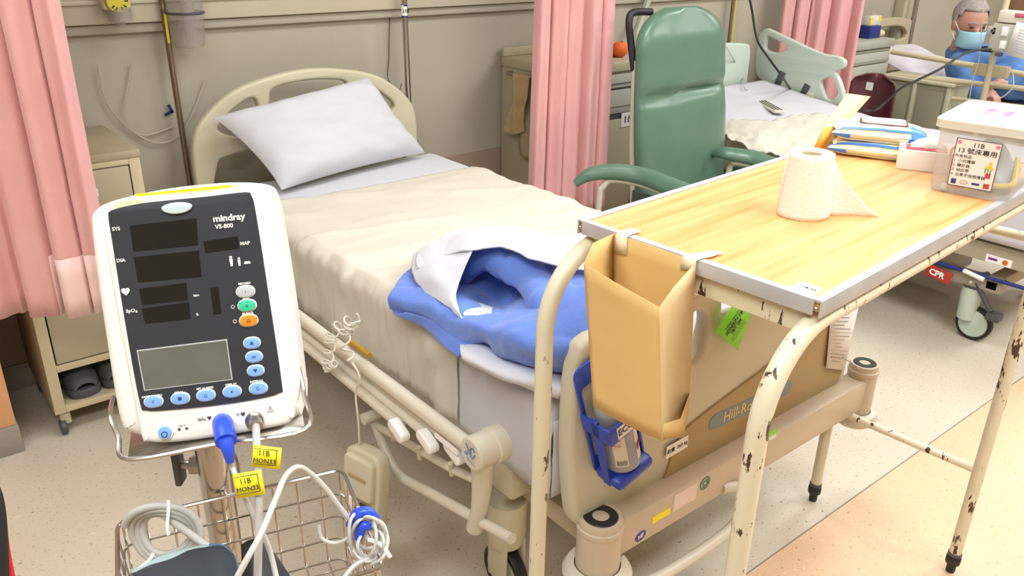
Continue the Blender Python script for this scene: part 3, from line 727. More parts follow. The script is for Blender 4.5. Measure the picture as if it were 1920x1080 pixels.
drape(my0-.004, my1-.004, lambda y_: .455, .50, m_sheet, 'bed_sheet', 'white bottom sheet covering the mattress of the foreground bed', 'sheet', .001, .0025, 110, foot=True, headround=True, sc=6)
# foot end fall of the sheet
bm = B(); G = []
for i in range(9):
    t_ = i/8
    G.append([(x_, my0-.008-.01*abs(noise.noise(Vector((x_*9, t_*2, 1)))), lerp(ZM-.045, .46, t_)) for x_ in np.linspace(mx0-.008, mx1+.008, 30)])
grid(bm, G); single('sheet_fall', bm, m_sheet, 'white sheet tucked down over the foot end behind the footboard', 'sheet', solid=.0015)
# cream draw sheet
dY1 = PZ(700, 352, ZM).y; dY0 = 1.42
print('drawsheet y', dY0, dY1, PZ(510, 388, ZM), PZ(890, 318, ZM), PZ(805, 622, ZM), PX(775, 700, mx0-.01))
drape(dY0, dY1, lambda y_: .475+.008*math.sin(y_*9), .51, m_draw, 'draw_sheet', 'cream draw sheet laid across the middle of the foreground bed', 'sheet', .008, .010, 120, sc=8)
# pillow
def pillow(name, cs, th, m, lab, group=None, seed=0, up=(0, 0, 1)):
    A_, B_, C_, D_ = [Vector(c_) for c_ in cs]   # around
    n = 26; nrm = (B_-A_).cross(D_-A_).normalized()
    if nrm.z < 0: nrm = -nrm
    bm = B()
    def P(u, v, s):
        uu, vv = 2*u-1, 2*v-1
        pin = 1-.10*(1-abs(vv)**2) if False else 1
        u2 = .5+.5*uu*(1-.07*(1-vv*vv)); v2 = .5+.5*vv*(1-.07*(1-uu*uu))
        p = (A_*(1-u2)+B_*u2)*(1-v2)+(D_*(1-u2)+C_*u2)*v2
        h = (max(0, 1-uu**4)*max(0, 1-vv**4))**.62
        h = th*h*(1+.12*noise.noise(Vector((u*3+seed, v*3, 0)))) + .012*noise.fractal(Vector((u*5+seed, v*6, 2)), 1, 2, 4)*min(1, h*3)
        return p+nrm*h*s*(1 if s > 0 else .28)
    T_ = [[P(i/n, j/n, 1) for j in range(n+1)] for i in range(n+1)]
    U_ = [[P(i/n, j/n, -1) for j in range(n+1)] for i in range(n+1)]
    grid(bm, T_); grid(bm, [r[::-1] for r in U_]); bmesh.ops.remove_doubles(bm, verts=bm.verts, dist=1e-5)
    return single(name, bm, m, lab, 'pillow', group, ang=80, sub=1)
pc4 = [PZ(525, 360, ZM+.022), PZ(802, 288, ZM+.022), PY(692, 142, 2.96), PY(392, 220, 2.93)]
print('pillow', pc4)
pillow('pillow', pc4, .085, m_pillow, 'plump white pillow leaning on the arched headboard of the foreground bed')

# quilt
Zq = ZM+.012
def zz(rows): return [[PZ(px, py, Zq+h_) for (px, py, h_) in r] for r in rows]
def crease(p):
    w_ = .25*noise.noise(p*7)
    a = ((p.x*.8+p.y*.6)*6.5+w_) % 1; b = ((p.x*.75-p.y*.66)*6.0+w_) % 1
    return -(.011*max(0, 1-abs(a-.5)/.09)+.011*max(0, 1-abs(b-.5)/.09))
qd = lambda p: Vector((.35, -.35, 1))*(.010*noise.fractal(Vector((p.x*9, p.y*9, p.z*8)), 1, 2, 2)+.0022*noise.noise(Vector((p.x*70, p.y*26, p.z*40)))+.55*crease(p))
quilt = thing('quilt', PZ(930, 600, Zq), 'rumpled blue quilt with a white cover heaped at the bed foot', 'quilt')
bm = patch(B(), zz([[(732, 578, .0), (790, 597, .0), (830, 627, .0), (866, 655, .0), (905, 645, .01), (945, 672, .015), (992, 688, .02), (1060, 700, .02), (1110, 690, .02)],
                    [(728, 563, .03), (788, 580, .04), (838, 606, .045), (880, 628, .055), (920, 632, .075), (955, 655, .085), (996, 668, .09), (1060, 680, .09), (1115, 670, .09)],
                    [(738, 545, .045), (795, 560, .06), (845, 585, .07), (885, 606, .085), (925, 612, .11), (965, 625, .13), (1010, 640, .13), (1065, 645, .14), (1125, 640, .14)],
                    [(755, 520, .045), (815, 533, .06), (855, 556, .065), (895, 585, .07), (935, 590, .09), (975, 582, .11), (1020, 580, .14), (1070, 590, .17), (1130, 600, .17)],
                    [(775, 500, .035), (830, 505, .04), (870, 520, .03), (915, 555, .02), (950, 565, .03), (990, 545, .06), (1035, 530, .17), (1080, 535, .19), (1140, 550, .18)],
                    [(800, 480, .0), (850, 480, .0), (890, 490, .0), (925, 505, .0), (960, 510, .0), (1000, 500, .05), (1045, 500, .16), (1095, 505, .18), (1150, 520, .17)]]), 10, qd)
ob('quilt_layer', bm, m_blue, quilt, solid=.012, ang=80)
bm = patch(B(), zz([[(735, 580, .0), (790, 600, .0), (835, 640, .0), (868, 664, .0)], [(742, 590, .004), (795, 612, .004), (830, 645, .004), (862, 668, .004)], [(760, 585, .022), (805, 600, .03), (845, 628, .03), (875, 645, .03)]]), 6)
ob('quilt_edge', bm, m_blue, quilt, solid=.006)
bm = B(); stube(bm, [PZ(866, 522, Zq+.05), PZ(888, 497, Zq+.10), PZ(925, 484, Zq+.14), PZ(965, 500, Zq+.15), PZ(1003, 530, Zq+.14), PZ(1030, 575, Zq+.13), PZ(1050, 610, Zq+.10)],
      [.020, .030, .036, .038, .042, .044, .038], 16, 32)
for v_ in bm.verts: v_.co += Vector((.3, .3, 1))*(.006*noise.fractal(v_.co*12, 1, 2, 3)+.6*crease(v_.co))
ob('quilt_roll', bm, m_blue, quilt, ang=80)
bm = patch(B(), zz([[(856, 520, .0), (890, 505, .05), (930, 500, .09), (975, 520, .08)],
                    [(850, 540, .0), (885, 535, .03), (930, 530, .05), (985, 560, .06)],
                    [(850, 558, .005), (890, 562, .02), (935, 568, .03), (990, 590, .06)],
                    [(870, 575, .01), (915, 580, .02), (950, 590, .03), (1000, 610, .06)]]), 10, lambda p: Vector((.3, -.3, 1))*(.8*crease(p)))
ob('quilt_lining', bm, m_blue, quilt, solid=.006, ang=80)
bm = patch(B(), zz([[(853, 556, .055), (880, 562, .055), (905, 570, .055), (925, 577, .055)], [(862, 576, .07), (885, 582, .078), (905, 584, .083), (922, 584, .086)], [(874, 600, .082), (890, 594, .09), (905, 590, .092), (922, 587, .092)]]), 6)
ob('cover_inside', bm, m_sheet2, quilt, solid=.003)
cvd = lambda p: Vector((.3, -.3, 1))*(.008*noise.fractal(Vector((p.x*7, p.y*10, p.z*8+4)), 1, 2, 4))
bm = patch(B(), zz([[(812, 470, .0), (870, 445, .0), (930, 437, .02), (1000, 442, .04), (1060, 452, .03), (1140, 470, .02)],
                    [(788, 470, .07), (845, 438, .13), (900, 428, .17), (980, 430, .19), (1050, 445, .19), (1130, 452, .18)],
                    [(780, 485, .085), (838, 460, .14), (890, 446, .19), (970, 452, .215), (1040, 468, .22), (1130, 478, .22)],
                    [(782, 505, .09), (835, 480, .14), (880, 470, .18), (935, 464, .20), (1000, 488, .21), (1125, 516, .21)]]), 9, cvd)
ob('white_cover', bm, m_sheet2, quilt, solid=.004, ang=80)
bm = patch(B(), zz([[(775, 478, .07), (805, 458, .11), (845, 448, .145), (886, 470, .18)],
                    [(772, 503, .072), (805, 492, .115), (842, 482, .145), (878, 486, .168)],
                    [(778, 525, .072), (810, 518, .11), (842, 512, .13), (868, 510, .145)],
                    [(805, 552, .072), (828, 545, .097), (846, 540, .112), (859, 536, .12)],
                    [(840, 578, .075), (846, 570, .088), (851, 562, .096), (855, 556, .10)],
                    [(876, 603, .078), (870, 596, .084), (864, 586, .088), (859, 574, .092)]]), 8, cvd)
ob('cover_flap', bm, m_sheet2, quilt, solid=.003, ang=80)
# folded white sheet at the foot
bm = patch(B(), zz([[(868, 635, .0), (905, 640, .01), (960, 655, .02), (1020, 680, .02), (1080, 700, .02)],
                    [(863, 650, .028), (900, 656, .04), (955, 680, .045), (1010, 703, .045), (1070, 725, .04)],
                    [(866, 668, .02), (903, 688, .028), (950, 706, .03), (1000, 722, .03), (1050, 740, .025)],
                    [(874, 676, .0), (903, 694, .0), (952, 714, .0), (1000, 732, .0), (1050, 748, .0)]]), 8, lambda p: Vector((0, 0, .008*noise.noise(p*14))))
single('folded_sheet', bm, m_sheet2, 'folded white sheet edge sticking out below the blue quilt', 'sheet', solid=.003, ang=80)

# coiled pendant cord and remote
cord = [PX(px, py, x_) for px, py, x_ in ((662, 590, .84), (640, 612, .83), (625, 625, .83), (616, 640, .82), (618, 655, .82), (640, 665, .82), (655, 680, .82))]
rm = thing('bed_handset', PX(690, 900, .80), 'beige bed control handset hanging by its cord below the side rail', 'remote')
def helix(P, r, turns, n=10):
    Q = smooth(P, 12); L_ = len(Q); out = []
    for i in range(turns*n+1):
        t_ = i/(turns*n)*(L_-1); k = min(int(t_), L_-2); p = Q[k]*(1-(t_-k))+Q[k+1]*(t_-k); d = (Q[k+1]-Q[k]).normalized()
        u = d.orthogonal().normalized(); v = d.cross(u); a = 2*PI*i/n
        out.append(p+(u*math.cos(a)+v*math.sin(a))*r)
    return out
ob('coiled_cord', tube(B(), helix([PX(665, 598, .82), PX(628, 618, .82), PX(618, 650, .81), PX(612, 690, .81)], .014, 7), .0028, 7), m_creamL, rm)
ob('coiled_cord', tube(B(), helix([PX(610, 690, .81), PX(628, 682, .81)], .009, 4), .0028, 7), m_creamL, rm)
ob('coiled_cord', tube(B(), helix([PX(665, 600, .815), PX(645, 630, .815), PX(655, 672, .82)], .015, 3), .0028, 7), m_creamL, rm)
ob('cord', stube(B(), [PX(655, 672, .82), PX(674, 706, .82), PX(667, 740, .815), PX(672, 790, .81), PX(674, 832, .805)], .0028, 8, 7), m_creamL, rm)
hc = PX(687, 915, .80); HM = frame(hc, (.25, -1, 0), (.12, .0, 1)) @ Matrix.Scale(1.4, 4)
def hm(b_, p=(0, 0, 0)): b_.transform(HM @ Matrix.Translation(p)); return b_
ob('handset_body', hm(plate(sm2([(-.036, .075), (0, .082), (.036, .078), (.046, .05), (.044, -.03), (.04, -.08), (0, -.088), (-.036, -.082), (-.042, -.02), (-.042, .05)], 3), (), .03, .006)), m_cream, rm)
ob('handset_top', hm(plate(rrect(-.035, .037, -.01, .07, .01), (), .016, .005), (0, 0, .018)), m_cream, rm)
ob('handset_slot', hm(plate(rrect(-.02, .024, .03, .036, .002), (), .004, .001), (0, 0, .026)), m_brownp, rm)
ob('handset_clip', hm(plate(rrect(-.02, -.004, -.06, -.012, .003), (), .014, .002), (0, 0, .018)), m_white, rm)
ob('handset_hook', hm(box(B(), .0, .03, -.03, -.022, .012, .03, .002)), m_brownst, rm)

# sanitiser bottle in blue rack on footboard
q0, q1, q2, q3 = PY(1080, 690, .975), PY(1162, 880, .975), PY(1125, 893, .975), PY(1200, 868, .975)
print('bottle', q0, q1, q2, q3)
bx, bz = 1.052, .60
rk = thing('bottle_rack', (bx, .98, .55), 'royal blue bottle rack clipped on the left of the footboard', 'rack')
RM = FY(1.052, .69, math.radians(17), .999)
def rk_(b_, p=(0, 0, 0)): b_.transform(RM @ Matrix.Translation(p)); return b_
ob('rack_back', rk_(join(plate(rrect(-.048, .048, -.135, .15, .02), [rrect(-.038, .038, -.09, .10, .01)], .006, .002))), m_blued, rk)
ob('rack_tray', rk_(join(box(B(), -.052, .052, -.135, -.105, .003, .078, .012), )), m_blued, rk)
ob('rack_band', rk_(join(box(B(), -.053, .053, .005, .045, .076, .082, .002), box(B(), -.053, -.047, .005, .045, .0, .08, .002), box(B(), .047, .053, .005, .045, .0, .08, .002))), m_blued, rk)
ob('rack_side', rk_(join(box(B(), -.053, -.047, -.13, .05, .03, .05, .001), box(B(), .047, .053, -.13, .05, .03, .05, .001))), m_blued, rk)
ob('rack_name_label', rk_(box(B(), -.034, .047, .01, .04, .0822, .083)), m_paper, rk)
ob('rack_name_print', rk_(text('ECOLAB', .021, Matrix.Translation((.007, .0255, .0834)), bold=.0005)), m_inkblue, rk)
bt = thing('sanitiser_bottle', RM @ Vector((0, -.1, .04)), 'clear sanitiser bottle with white labels held in the blue rack', 'bottle')
BMx = RM @ Matrix.Translation((0, -.103, .04)) @ Matrix.Rotation(-PI/2, 4, 'X')
ob('bottle', mt(lathe(B(), [(0, 0), (.034, 0), (.038, .004), (.038, .15), (.034, .165), (.02, .178), (.013, .182), (.013, .195), (0, .195)], (0, 0, 0), 36), BMx), m_bottle, bt)
ob('cap', mt(lathe(B(), [(0, .222), (.011, .222), (.015, .218), (.0155, .19), (.013, .188)], (0, 0, 0), 24), BMx), m_white, bt)
def wrapl(a0, a1, z0, z1, r=.0384):
    bm = B(); grid(bm, [[(r*math.cos(a), r*math.sin(a), z_) for z_ in (z0, z1)] for a in np.linspace(a0, a1, 14)]); return mt(bm, BMx)
ob('bottle_label', wrapl(-.85*PI, -.62*PI, .02, .12), m_white2, bt)
ob('bottle_label', wrapl(-.42*PI, -.12*PI, .02, .13), m_white2, bt)
for a0_, z0_, s_, mm_ in ((-.3*PI, .06, '消毒搓手液', m_ink), (-.3*PI, .05, '酒精 75%', m_redt), (-.76*PI, .095, '易燃', m_redt), (-.76*PI, .08, '小心', m_redt)):
    n_ = BMx @ Vector((math.cos(a0_)*.0388, math.sin(a0_)*.0388, z0_))
    ax_ = (BMx.to_3x3() @ Vector((-math.sin(a0_), math.cos(a0_), 0))); up_ = BMx.to_3x3() @ Vector((0, 0, 1))
    ob('label_print', text(s_, .008, frame(n_, ax_, up_)), mm_, bt)
for k in range(7):
    a0_ = -.82*PI+k*.026*PI
    ob('barcode_bar', wrapl(a0_, a0_+.012*PI, .024, .038, .0388), m_ink, bt)
# lime tag, pinned papers
TG = [PY(1378, 566, .985), PY(1408, 590, .985), PY(1383, 657, .98), PY(1341, 622, .98)]
tg = thing('lime_tag', TG[0], 'bright lime green tag with handwriting tied to the footboard', 'tag')
bm = B(); grid(bm, [[TG[0], TG[1]], [TG[3], TG[2]]]); ob('tag_card', bm, m_lime, tg, solid=.0008)
up_ = (TG[0]-TG[3]).normalized(); rt_ = (TG[1]-TG[0]).normalized(); cen = (TG[0]+TG[1]+TG[2]+TG[3])/4+Vector((0, -.002, 0))
xx = (TG[0]-TG[3]).normalized()
tgf = frame(cen, xx, (TG[3]-TG[2]) + (TG[0]-TG[1]))
hg = (TG[0]-TG[1]).length
ob('tag_writing', mt(join(text('Linen return', .011, I((0, .022, 0))), text('ICN27+18', .016, I((0, .008, 0)), bold=.0003), text('18/1 2M', .013, I((0, -.006, 0)), bold=.0003), box(B(), -.03, .03, -.0178, -.0172, 0, .0003), box(B(), -.03, .03, -.0238, -.0232, 0, .0003), box(B(), -.03, .03, -.0298, -.0292, 0, .0003)), tgf), m_ink, tg)
ob('tag_string', stube(B(), [TG[0]+Vector((.012, -.001, -.006)), TG[0]+Vector((.02, .0, .02)), (1.46, .995, .87)], .0011, 5, 6), m_paper, tg)
PPt = [PY(1560, 566, 1.0), PY(1612, 566, 1.0), PY(1583, 694, .995), PY(1549, 690, .995)]
ppr = thing('chart_papers', PPt[0], 'narrow printed paper sheets hanging at the right end of the footboard', 'paper')
bm = B(); grid(bm, [[PPt[0], PPt[1]], [PPt[3], PPt[2]]]); ob('paper_sheet', bm, m_paper, ppr, solid=.0006)
bm = B(); grid(bm, [[p+Vector((.01, .006, .002)) for p in (PPt[0], PPt[1])], [p+Vector((.012, .006, .012)) for p in (PPt[3], PPt[2])]]); ob('paper_sheet', bm, m_paper, ppr, solid=.0006)
lines = B()
for k in range(16):
    t_ = .06+k*.055; a_ = lerp(PPt[0], PPt[3], t_); b_ = lerp(PPt[1], PPt[2], t_)
    u0, u1 = random.uniform(.1, .3), random.uniform(.55, .9)
    if k in (7, 12): u0, u1 = .05, .95
    tube(lines, [lerp(a_, b_, u0)+Vector((0, -.0012, 0)), lerp(a_, b_, u1)+Vector((0, -.0012, 0))], .0008 if k not in (7, 12) else .0004, 4)
ob('printed_lines', lines, mat('ink_grey_violet', '9A94A4', .7), ppr)
ob('hanging_cord', stube(B(), [(1.99, .995, .52), (2.06, .98, .47), (2.075, .985, .44)], .002, 5, 6), m_cable, ppr)

# ============================================================ VITAL SIGNS MONITOR
mC = np.array(PD(368.9, 568.95, .72))
yw, pt_, rl_ = -2.0816, .269, .0586
mn = np.array([math.cos(yw)*math.cos(pt_), math.sin(yw)*math.cos(pt_), math.sin(pt_)])
mX = np.cross([0, 0, 1], mn); mX /= np.linalg.norm(mX); mY = np.cross(mn, mX)
mX, mY = mX*math.cos(rl_)+mY*math.sin(rl_), -mX*math.sin(rl_)+mY*math.cos(rl_)
MM = frame(mC, mX, mY)
def ml(px, py, off=0):
    d = _ray(px, py); o_ = mC+mn*off; t = ((o_-_O) @ mn)/(d @ mn); P = _O+t*d-mC
    return (float(P @ mX), float(P @ mY))
def mb(b_, z=0): b_.transform(MM @ Matrix.Translation((0, 0, z))); return b_
mon = thing('vital_signs_monitor', Vector(mC)-Vector((0, 0, .12)), 'white vital signs monitor with dark panel and blue buttons on a steel stand', 'monitor')
fr_ = sm2([ml(*q) for q in ((190, 425), (193, 395), (215, 378), (300, 362), (400, 352), (470, 356), (488, 372), (503, 440), (532, 620), (550, 765), (546, 790), (520, 803), (400, 823), (330, 832), (280, 832), (262, 820), (238, 700), (208, 540))], 5)
bk_ = sm2([ml(*q, off=-.02) for q in ((168, 425), (172, 398), (205, 378), (300, 356), (400, 345), (480, 349), (505, 372), (522, 450), (548, 620), (564, 765), (558, 782), (520, 796), (400, 815), (300, 826), (246, 815), (222, 790), (196, 640), (176, 500))], 5)
ob('rear_shell', mb(plate(bk_, (), .095, .014), -.062), m_white, mon)
bez = ob('front_bezel', mb(plate(fr_, (), .03, .006), -.0155), m_white, mon)
bp_ = sm2([ml(*q) for q in ((204, 408), (210, 394), (260, 382), (310, 376), (390, 368), (460, 360), (472, 368), (480, 400), (502, 540), (528, 715), (524, 736), (480, 748), (400, 760), (320, 768), (275, 769), (262, 752), (236, 610), (212, 460))], 4)
ob('display_panel', mb(plate(bp_, (), .0016, .0004), .0004), m_panel, mon)
def quad(pts, m_, nm, z=.0014, th=.0008, holes=()):
    return ob(nm, mb(plate([ml(*q) for q in pts], [[ml(*q) for q in h] for h in holes], th), z), m_, mon)
for q in (((244, 423), (369, 409), (372, 459), (251, 471)), ((252, 482), (374, 469), (378, 518), (260, 529)), ((262, 541), (350, 530), (353, 562), (267, 571)), ((267, 578), (355, 566), (358, 597), (273, 606)), ((382, 452), (446, 443), (449, 465), (386, 474)), ((395, 539), (410, 537), (415, 587), (401, 589))):
    quad(q, m_led, 'led_window')
quad(((257, 656), (426, 635), (437, 711), (271, 732)), m_btnw, 'screen_outline', .0012, .0008, [((259.5, 658), (424.5, 637.5), (434.5, 709.5), (273, 730))])
quad(((259.5, 658), (424.5, 637.5), (434.5, 709.5), (273, 730)), m_lcd, 'lcd_screen', .0014)
# carrying-handle tab, yellow strip on top
hc_ = ml(333, 388)
hp = [(hc_[0]+.0125*math.cos(a), hc_[1]+(.0058 if math.sin(a) < 0 else .004)*math.sin(a)) for a in np.linspace(0, 2*PI, 28, endpoint=False)]
ob('alarm_lamp', mb(plate(hp, (), .004, .0012), .0025), mat('alarm_lens', 'C9DADC', .25), mon)
quad(((252, 364), (433, 346), (436, 352), (256, 369)), m_yellow, 'yellow_strip', .0006, .0008)
quad(((212, 382), (240, 375), (268, 374), (270, 381), (240, 390), (215, 395)), mat('glue_residue', 'E8DCB4', .7), 'glue_patch', .0003, .0006)
MRZ = lambda px, py, z=.002, a=0: MM @ Matrix.Translation((*ml(px, py), z)) @ Matrix.Rotation(a, 4, 'Z')
ob('brand_lettering', text('mindray', .0078, MRZ(430, 408), bold=.00025, sx=1.05), m_white, mon)
ob('model_lettering', text('VS-800', .0052, MRZ(421, 424), bold=.00015), m_white, mon)
T_ = []
for s_, px, py, sz in (('SYS', 219, 429, .0042), ('DIA', 228, 488, .0042), ('MAP', 460, 456, .0042), ('SpO₂', 248, 582, .0042), ('bpm', 369, 553, .0026), ('%', 371, 589, .0028), ('♥', 237, 547, .006),
                       ('RECORD', 459, 531, .0026), ('NIBP', 462, 559, .0026), ('SILENCE', 465, 587, .0026), ('INTERVAL', 482, 714, .0026), ('DISPLAY', 434, 720, .0026), ('SET ALARMS', 385, 727, .0026), ('MENU', 336, 735, .0026), ('PATIENT INFO', 286, 742, .0026)):
    T_.append(text(s_, sz, MRZ(px, py), bold=.0001))
ob('panel_lettering', join(*T_), m_white, mon)
def fig(px, py, h_):
    x_, y_ = ml(px, py)
    return join(mb(ball(B(), (x_, y_+h_*.36, .0016), (h_*.14, h_*.14, .0003), 10, 6)), mb(plate([(x_-h_*.17, y_+h_*.2), (x_+h_*.17, y_+h_*.2), (x_+h_*.13, y_-h_*.1), (x_+h_*.1, y_-h_*.5), (x_-h_*.1, y_-h_*.5), (x_-h_*.13, y_-h_*.1)], (), .0005), .0016))
ob('patient_symbols', join(fig(434, 489, .009), fig(449, 490, .0075), mb(plate([(ml(464, 492)[0]-.003, ml(464, 492)[1]-.001), (ml(464, 492)[0]+.003, ml(464, 492)[1]-.001), (ml(464, 492)[0]+.002, ml(464, 492)[1]+.0012), (ml(464, 492)[0]-.002, ml(464, 492)[1]+.0012)], (), .0005), .0016)), m_white, mon)
for px, py, mm_, sy, sy2 in ((461, 546, m_btnw, '⎙', 'i'), (464, 572, m_btng, '', 'o'), (467, 600, m_btno, '', '△'), (473, 642, m_btn, '', '▲'), (477, 668, m_btn, '', 'OK'), (480, 694, m_btn, '', '▼'), (485, 727, m_btn, '', '↻'), (436, 733, m_btn, '', '≋'), (387, 740, m_btn, '', '⌂'), (339, 746, m_btn, '', '■'), (289, 752, m_btn, '', 'i?')):
    x_, y_ = ml(px, py); a_ = (.0074, .0050) if py != 694 and py != 668 and py != 642 else (.0068, .0048)
    rim = plate([(x_+a_[0]*abs(math.cos(t))**.75*(1 if math.cos(t) > 0 else -1)*1.12, y_+a_[1]*math.sin(t)*1.14) for t in np.linspace(0, 2*PI, 28, endpoint=False)], (), .0016, .0004)
    bo_ = ob('button', mb(plate([(x_+a_[0]*abs(math.cos(t))**.75*(1 if math.cos(t) > 0 else -1), y_+a_[1]*math.sin(t)) for t in np.linspace(0, 2*PI, 28, endpoint=False)], (), .003, .0008), .0022), mm_, mon)
    ob('button_rim', mb(rim, .0014), m_white, bo_)
    ob('button_mark', text(sy2, .0042 if sy2 != 'OK' else .003, MRZ(px, py, .0038)), m_inkblue if mm_ == m_btn else m_ink, bo_)
for px, py in ((437, 575), (441, 602)):
    x_, y_ = ml(px, py); ob('indicator_ring', mb(tube(B(), [(x_+.0014*math.cos(a), y_+.0014*math.sin(a), .0014) for a in np.linspace(0, 2*PI, 14)], .0004, 5)), m_btnw, mon)
x_, y_ = ml(310, 810)
pb = ob('power_button', mb(lathe(B(), [(0, .004), (.0052, .0035), (.0058, .002), (.0058, -.001)], (x_, y_, 0), 28)), m_btn, mon)
ob('button_rim', mb(lathe(B(), [(.0058, .0012), (.0068, .0012), (.007, 0)], (x_, y_, 0), 28)), m_white, pb)
ob('button_mark', mb(tube(B(), [(x_+.0024*math.cos(a), y_-.001+.0024*math.sin(a), .0042) for a in np.linspace(0, 2*PI, 16)], .0004, 5)), m_inkblue, pb)
ob('indicator_light', mb(join(*[ball(B(), (*ml(px, py), .0002), (.0013, .0013, .0006), 10, 6) for px, py in ((336, 805), (350, 803))])), m_dark, mon)
ob('port_lettering', join(text('SpO₂ ♥', .0032, MRZ(384, 785, .0004)), text('♡ ♥', .0034, MRZ(452, 777, .0004)), text('⚠', .0052, MRZ(507, 767, .0004)), text('▭ ~', .003, MRZ(342, 797, .0004))), m_dark, mon)
# sockets and plugs
def mp(px, py, z): x_, y_ = ml(px, py, z); return MM @ Vector((x_, y_, z))
single('blue_sensor_plug', join(stube(B(), [mp(417, 792, -.004), mp(418, 797, .012), mp(420, 806, .022), mp(424, 828, .034)], [.0088, .0088, .0088, .0092], 5, 14),
       stube(B(), [mp(423, 824, .033), mp(427, 842, .036), mp(432, 866, .034)], [.007, .0055, .0035], 5, 12)), m_bluec, 'royal blue sensor plug pushed into the bottom front of the monitor', 'plug')
np_ = thing('hose_connector', mp(478, 788, .01), 'round metal hose connector screwed into the monitor beside the blue plug', 'connector')
ob('metal_collar', mb(lathe(B(), [(.0, .0), (.008, .0), (.008, .004), (.006, .005), (.006, .012), (.0, .012)], (*ml(478, 787), 0), 20)), m_steel, np_)
ob('knurled_ring', stube(B(), [mp(479, 791, .012), mp(480, 800, .02)], .0058, 3, 16), m_steelb, np_)
# monitor stand: steel tray, post, clamp, base
st = thing('monitor_stand', (.235, .76, 0), 'stainless steel roll stand carrying the monitor, with tray bracket and round post', 'stand')
tp_ = [ml(*q, off=-.075) for q in ((206, 778), (240, 864), (572, 806), (548, 640), (520, 560), (250, 600))]
tray = ob('tray_plate', mb(plate(tp_, (), .0015), -.118), m_steelb, st)
low = [mp(206, 778, -.02), mp(222, 690, -.09), mp(540, 600, -.09), mp(569, 735, -.02)]
ob('tray_base', (lambda b_: (grid(b_, [[mp(240, 862, .004), mp(572, 806, .004)], [mp(250, 780, -.11), mp(560, 730, -.11)]]), b_)[1])(B()), m_steelb, st, solid=.0015)
ob('tray_rim', stube(B(), [mp(212, 745, -.06), mp(207, 778, -.03), mp(222, 820, -.012), mp(241, 861, .004), mp(400, 834, .004), mp(571, 806, .004), mp(570, 740, -.02), mp(560, 690, -.05), mp(540, 600, -.09)], .0022, 6, 8), m_steel, st)
pxy = PD(410, 930, .885)
post_top = PD(398, 815, .86)
ob('post', cyl(B(), (pxy.x, pxy.y, .08), (pxy.x, pxy.y, 1.155), .0165, seg=32), m_steel, st)
ob('inner_post', cyl(B(), (pxy.x, pxy.y, 1.15), (pxy.x-.004, pxy.y, 1.2), .0125, seg=24), m_steel, st)
kx = pxy+Vector((0, 0, 0)); kz = 1.11
kd = Vector((-_R[0], -_R[1], 0)).normalized()
kc = Vector((pxy.x, pxy.y, PD(352, 882, .86).z))
kn = ob('clamp_knob', join(cyl(B(), kc+kd*.012, kc+kd*.024, .010, seg=6), cyl(B(), kc+kd*.02, kc+kd*.034, .005, seg=12)), m_steelb, st)
ob('knob_handle', mt(box(B(), -.0035, .0035, -.009, .009, -.022, .022, .002), Matrix.Translation(kc+kd*.037) @ Matrix.Rotation(math.atan2(kd.y, kd.x), 4, 'Z')), m_dark, kn)
ob('base_hub', lathe(B(), [(0, .06), (.05, .06), (.055, .08), (.04, .11), (.02, .12), (0, .12)], (pxy.x, pxy.y, 0), 28), m_dark, st)
for k in range(5):
    a_ = k*2*PI/5+.2; e_ = Vector((pxy.x+.26*math.cos(a_), pxy.y+.26*math.sin(a_), .075))
    lg = ob('leg', tube(B(), [(pxy.x+.04*math.cos(a_), pxy.y+.04*math.sin(a_), .085), e_], [.02, .014], 10), m_steelb, st)
    ob('caster', lathe(B(), [(0, -.012), (.03, -.012), (.032, 0), (.03, .012), (0, .012)], (e_.x, e_.y, .032), 18, Matrix.Rotation(PI/2, 4, 'X')), m_black, lg)
# wire basket
e1 = Vector((.9664, -.257, 0)); e2 = Vector((-.257, -.9664, 0)); bo = Vector((.1135, .757, 1.05))
def bp2(u, v, w_): return bo+e1*u+e2*v+Vector((0, 0, w_))
bw, bd, bh = .226, .165, -.115
bas = thing('wire_basket', bp2(bw/2, bd/2, bh), 'chrome wire basket of cables hooked onto the monitor stand', 'basket')
ob('rim_wire', tube(B(), [bp2(p[0], p[1], 0) for p in rrect(0, bw, 0, bd, .012, 4)], .0022, 8, closed=True), m_steel, bas)
W = []
in_ = .006
for k in range(1, 5):
    z_ = bh*k/4.0
    ob('ring_wire', tube(B(), [bp2(p[0], p[1], z_) for p in rrect(in_*k/4, bw-in_*k/4, in_*k/4, bd-in_*k/4, .012, 4)], .0014, 6, closed=True), m_steel, bas)
nb = 9
for k in range(nb+1):
    u = bw*k/nb
    u_ = min(max(u, .004), bw-.004)
    ob('upright_wire', tube(B(), [bp2(u_, 0, 0), bp2(u_, in_, bh), bp2(u_, bd-in_, bh), bp2(u_, bd, 0)], .0013, 6), m_steel, bas)
for k in range(1, 7):
    v = bd*k/7
    ob('cross_wire', tube(B(), [bp2(0, v, 0), bp2(in_, v, bh), bp2(bw-in_, v, bh), bp2(bw, v, 0)], .0013, 6), m_steel, bas)
ob('hanger_hook', stube(B(), [bp2(.105, 0, -.001), bp2(.1, -.02, .01), bp2(.102, -.03, .03), bp2(.11, -.028, .05), bp2(.12, -.02, .03), bp2(.118, 0, 0)], .0016, 5, 6), m_steel, bas)
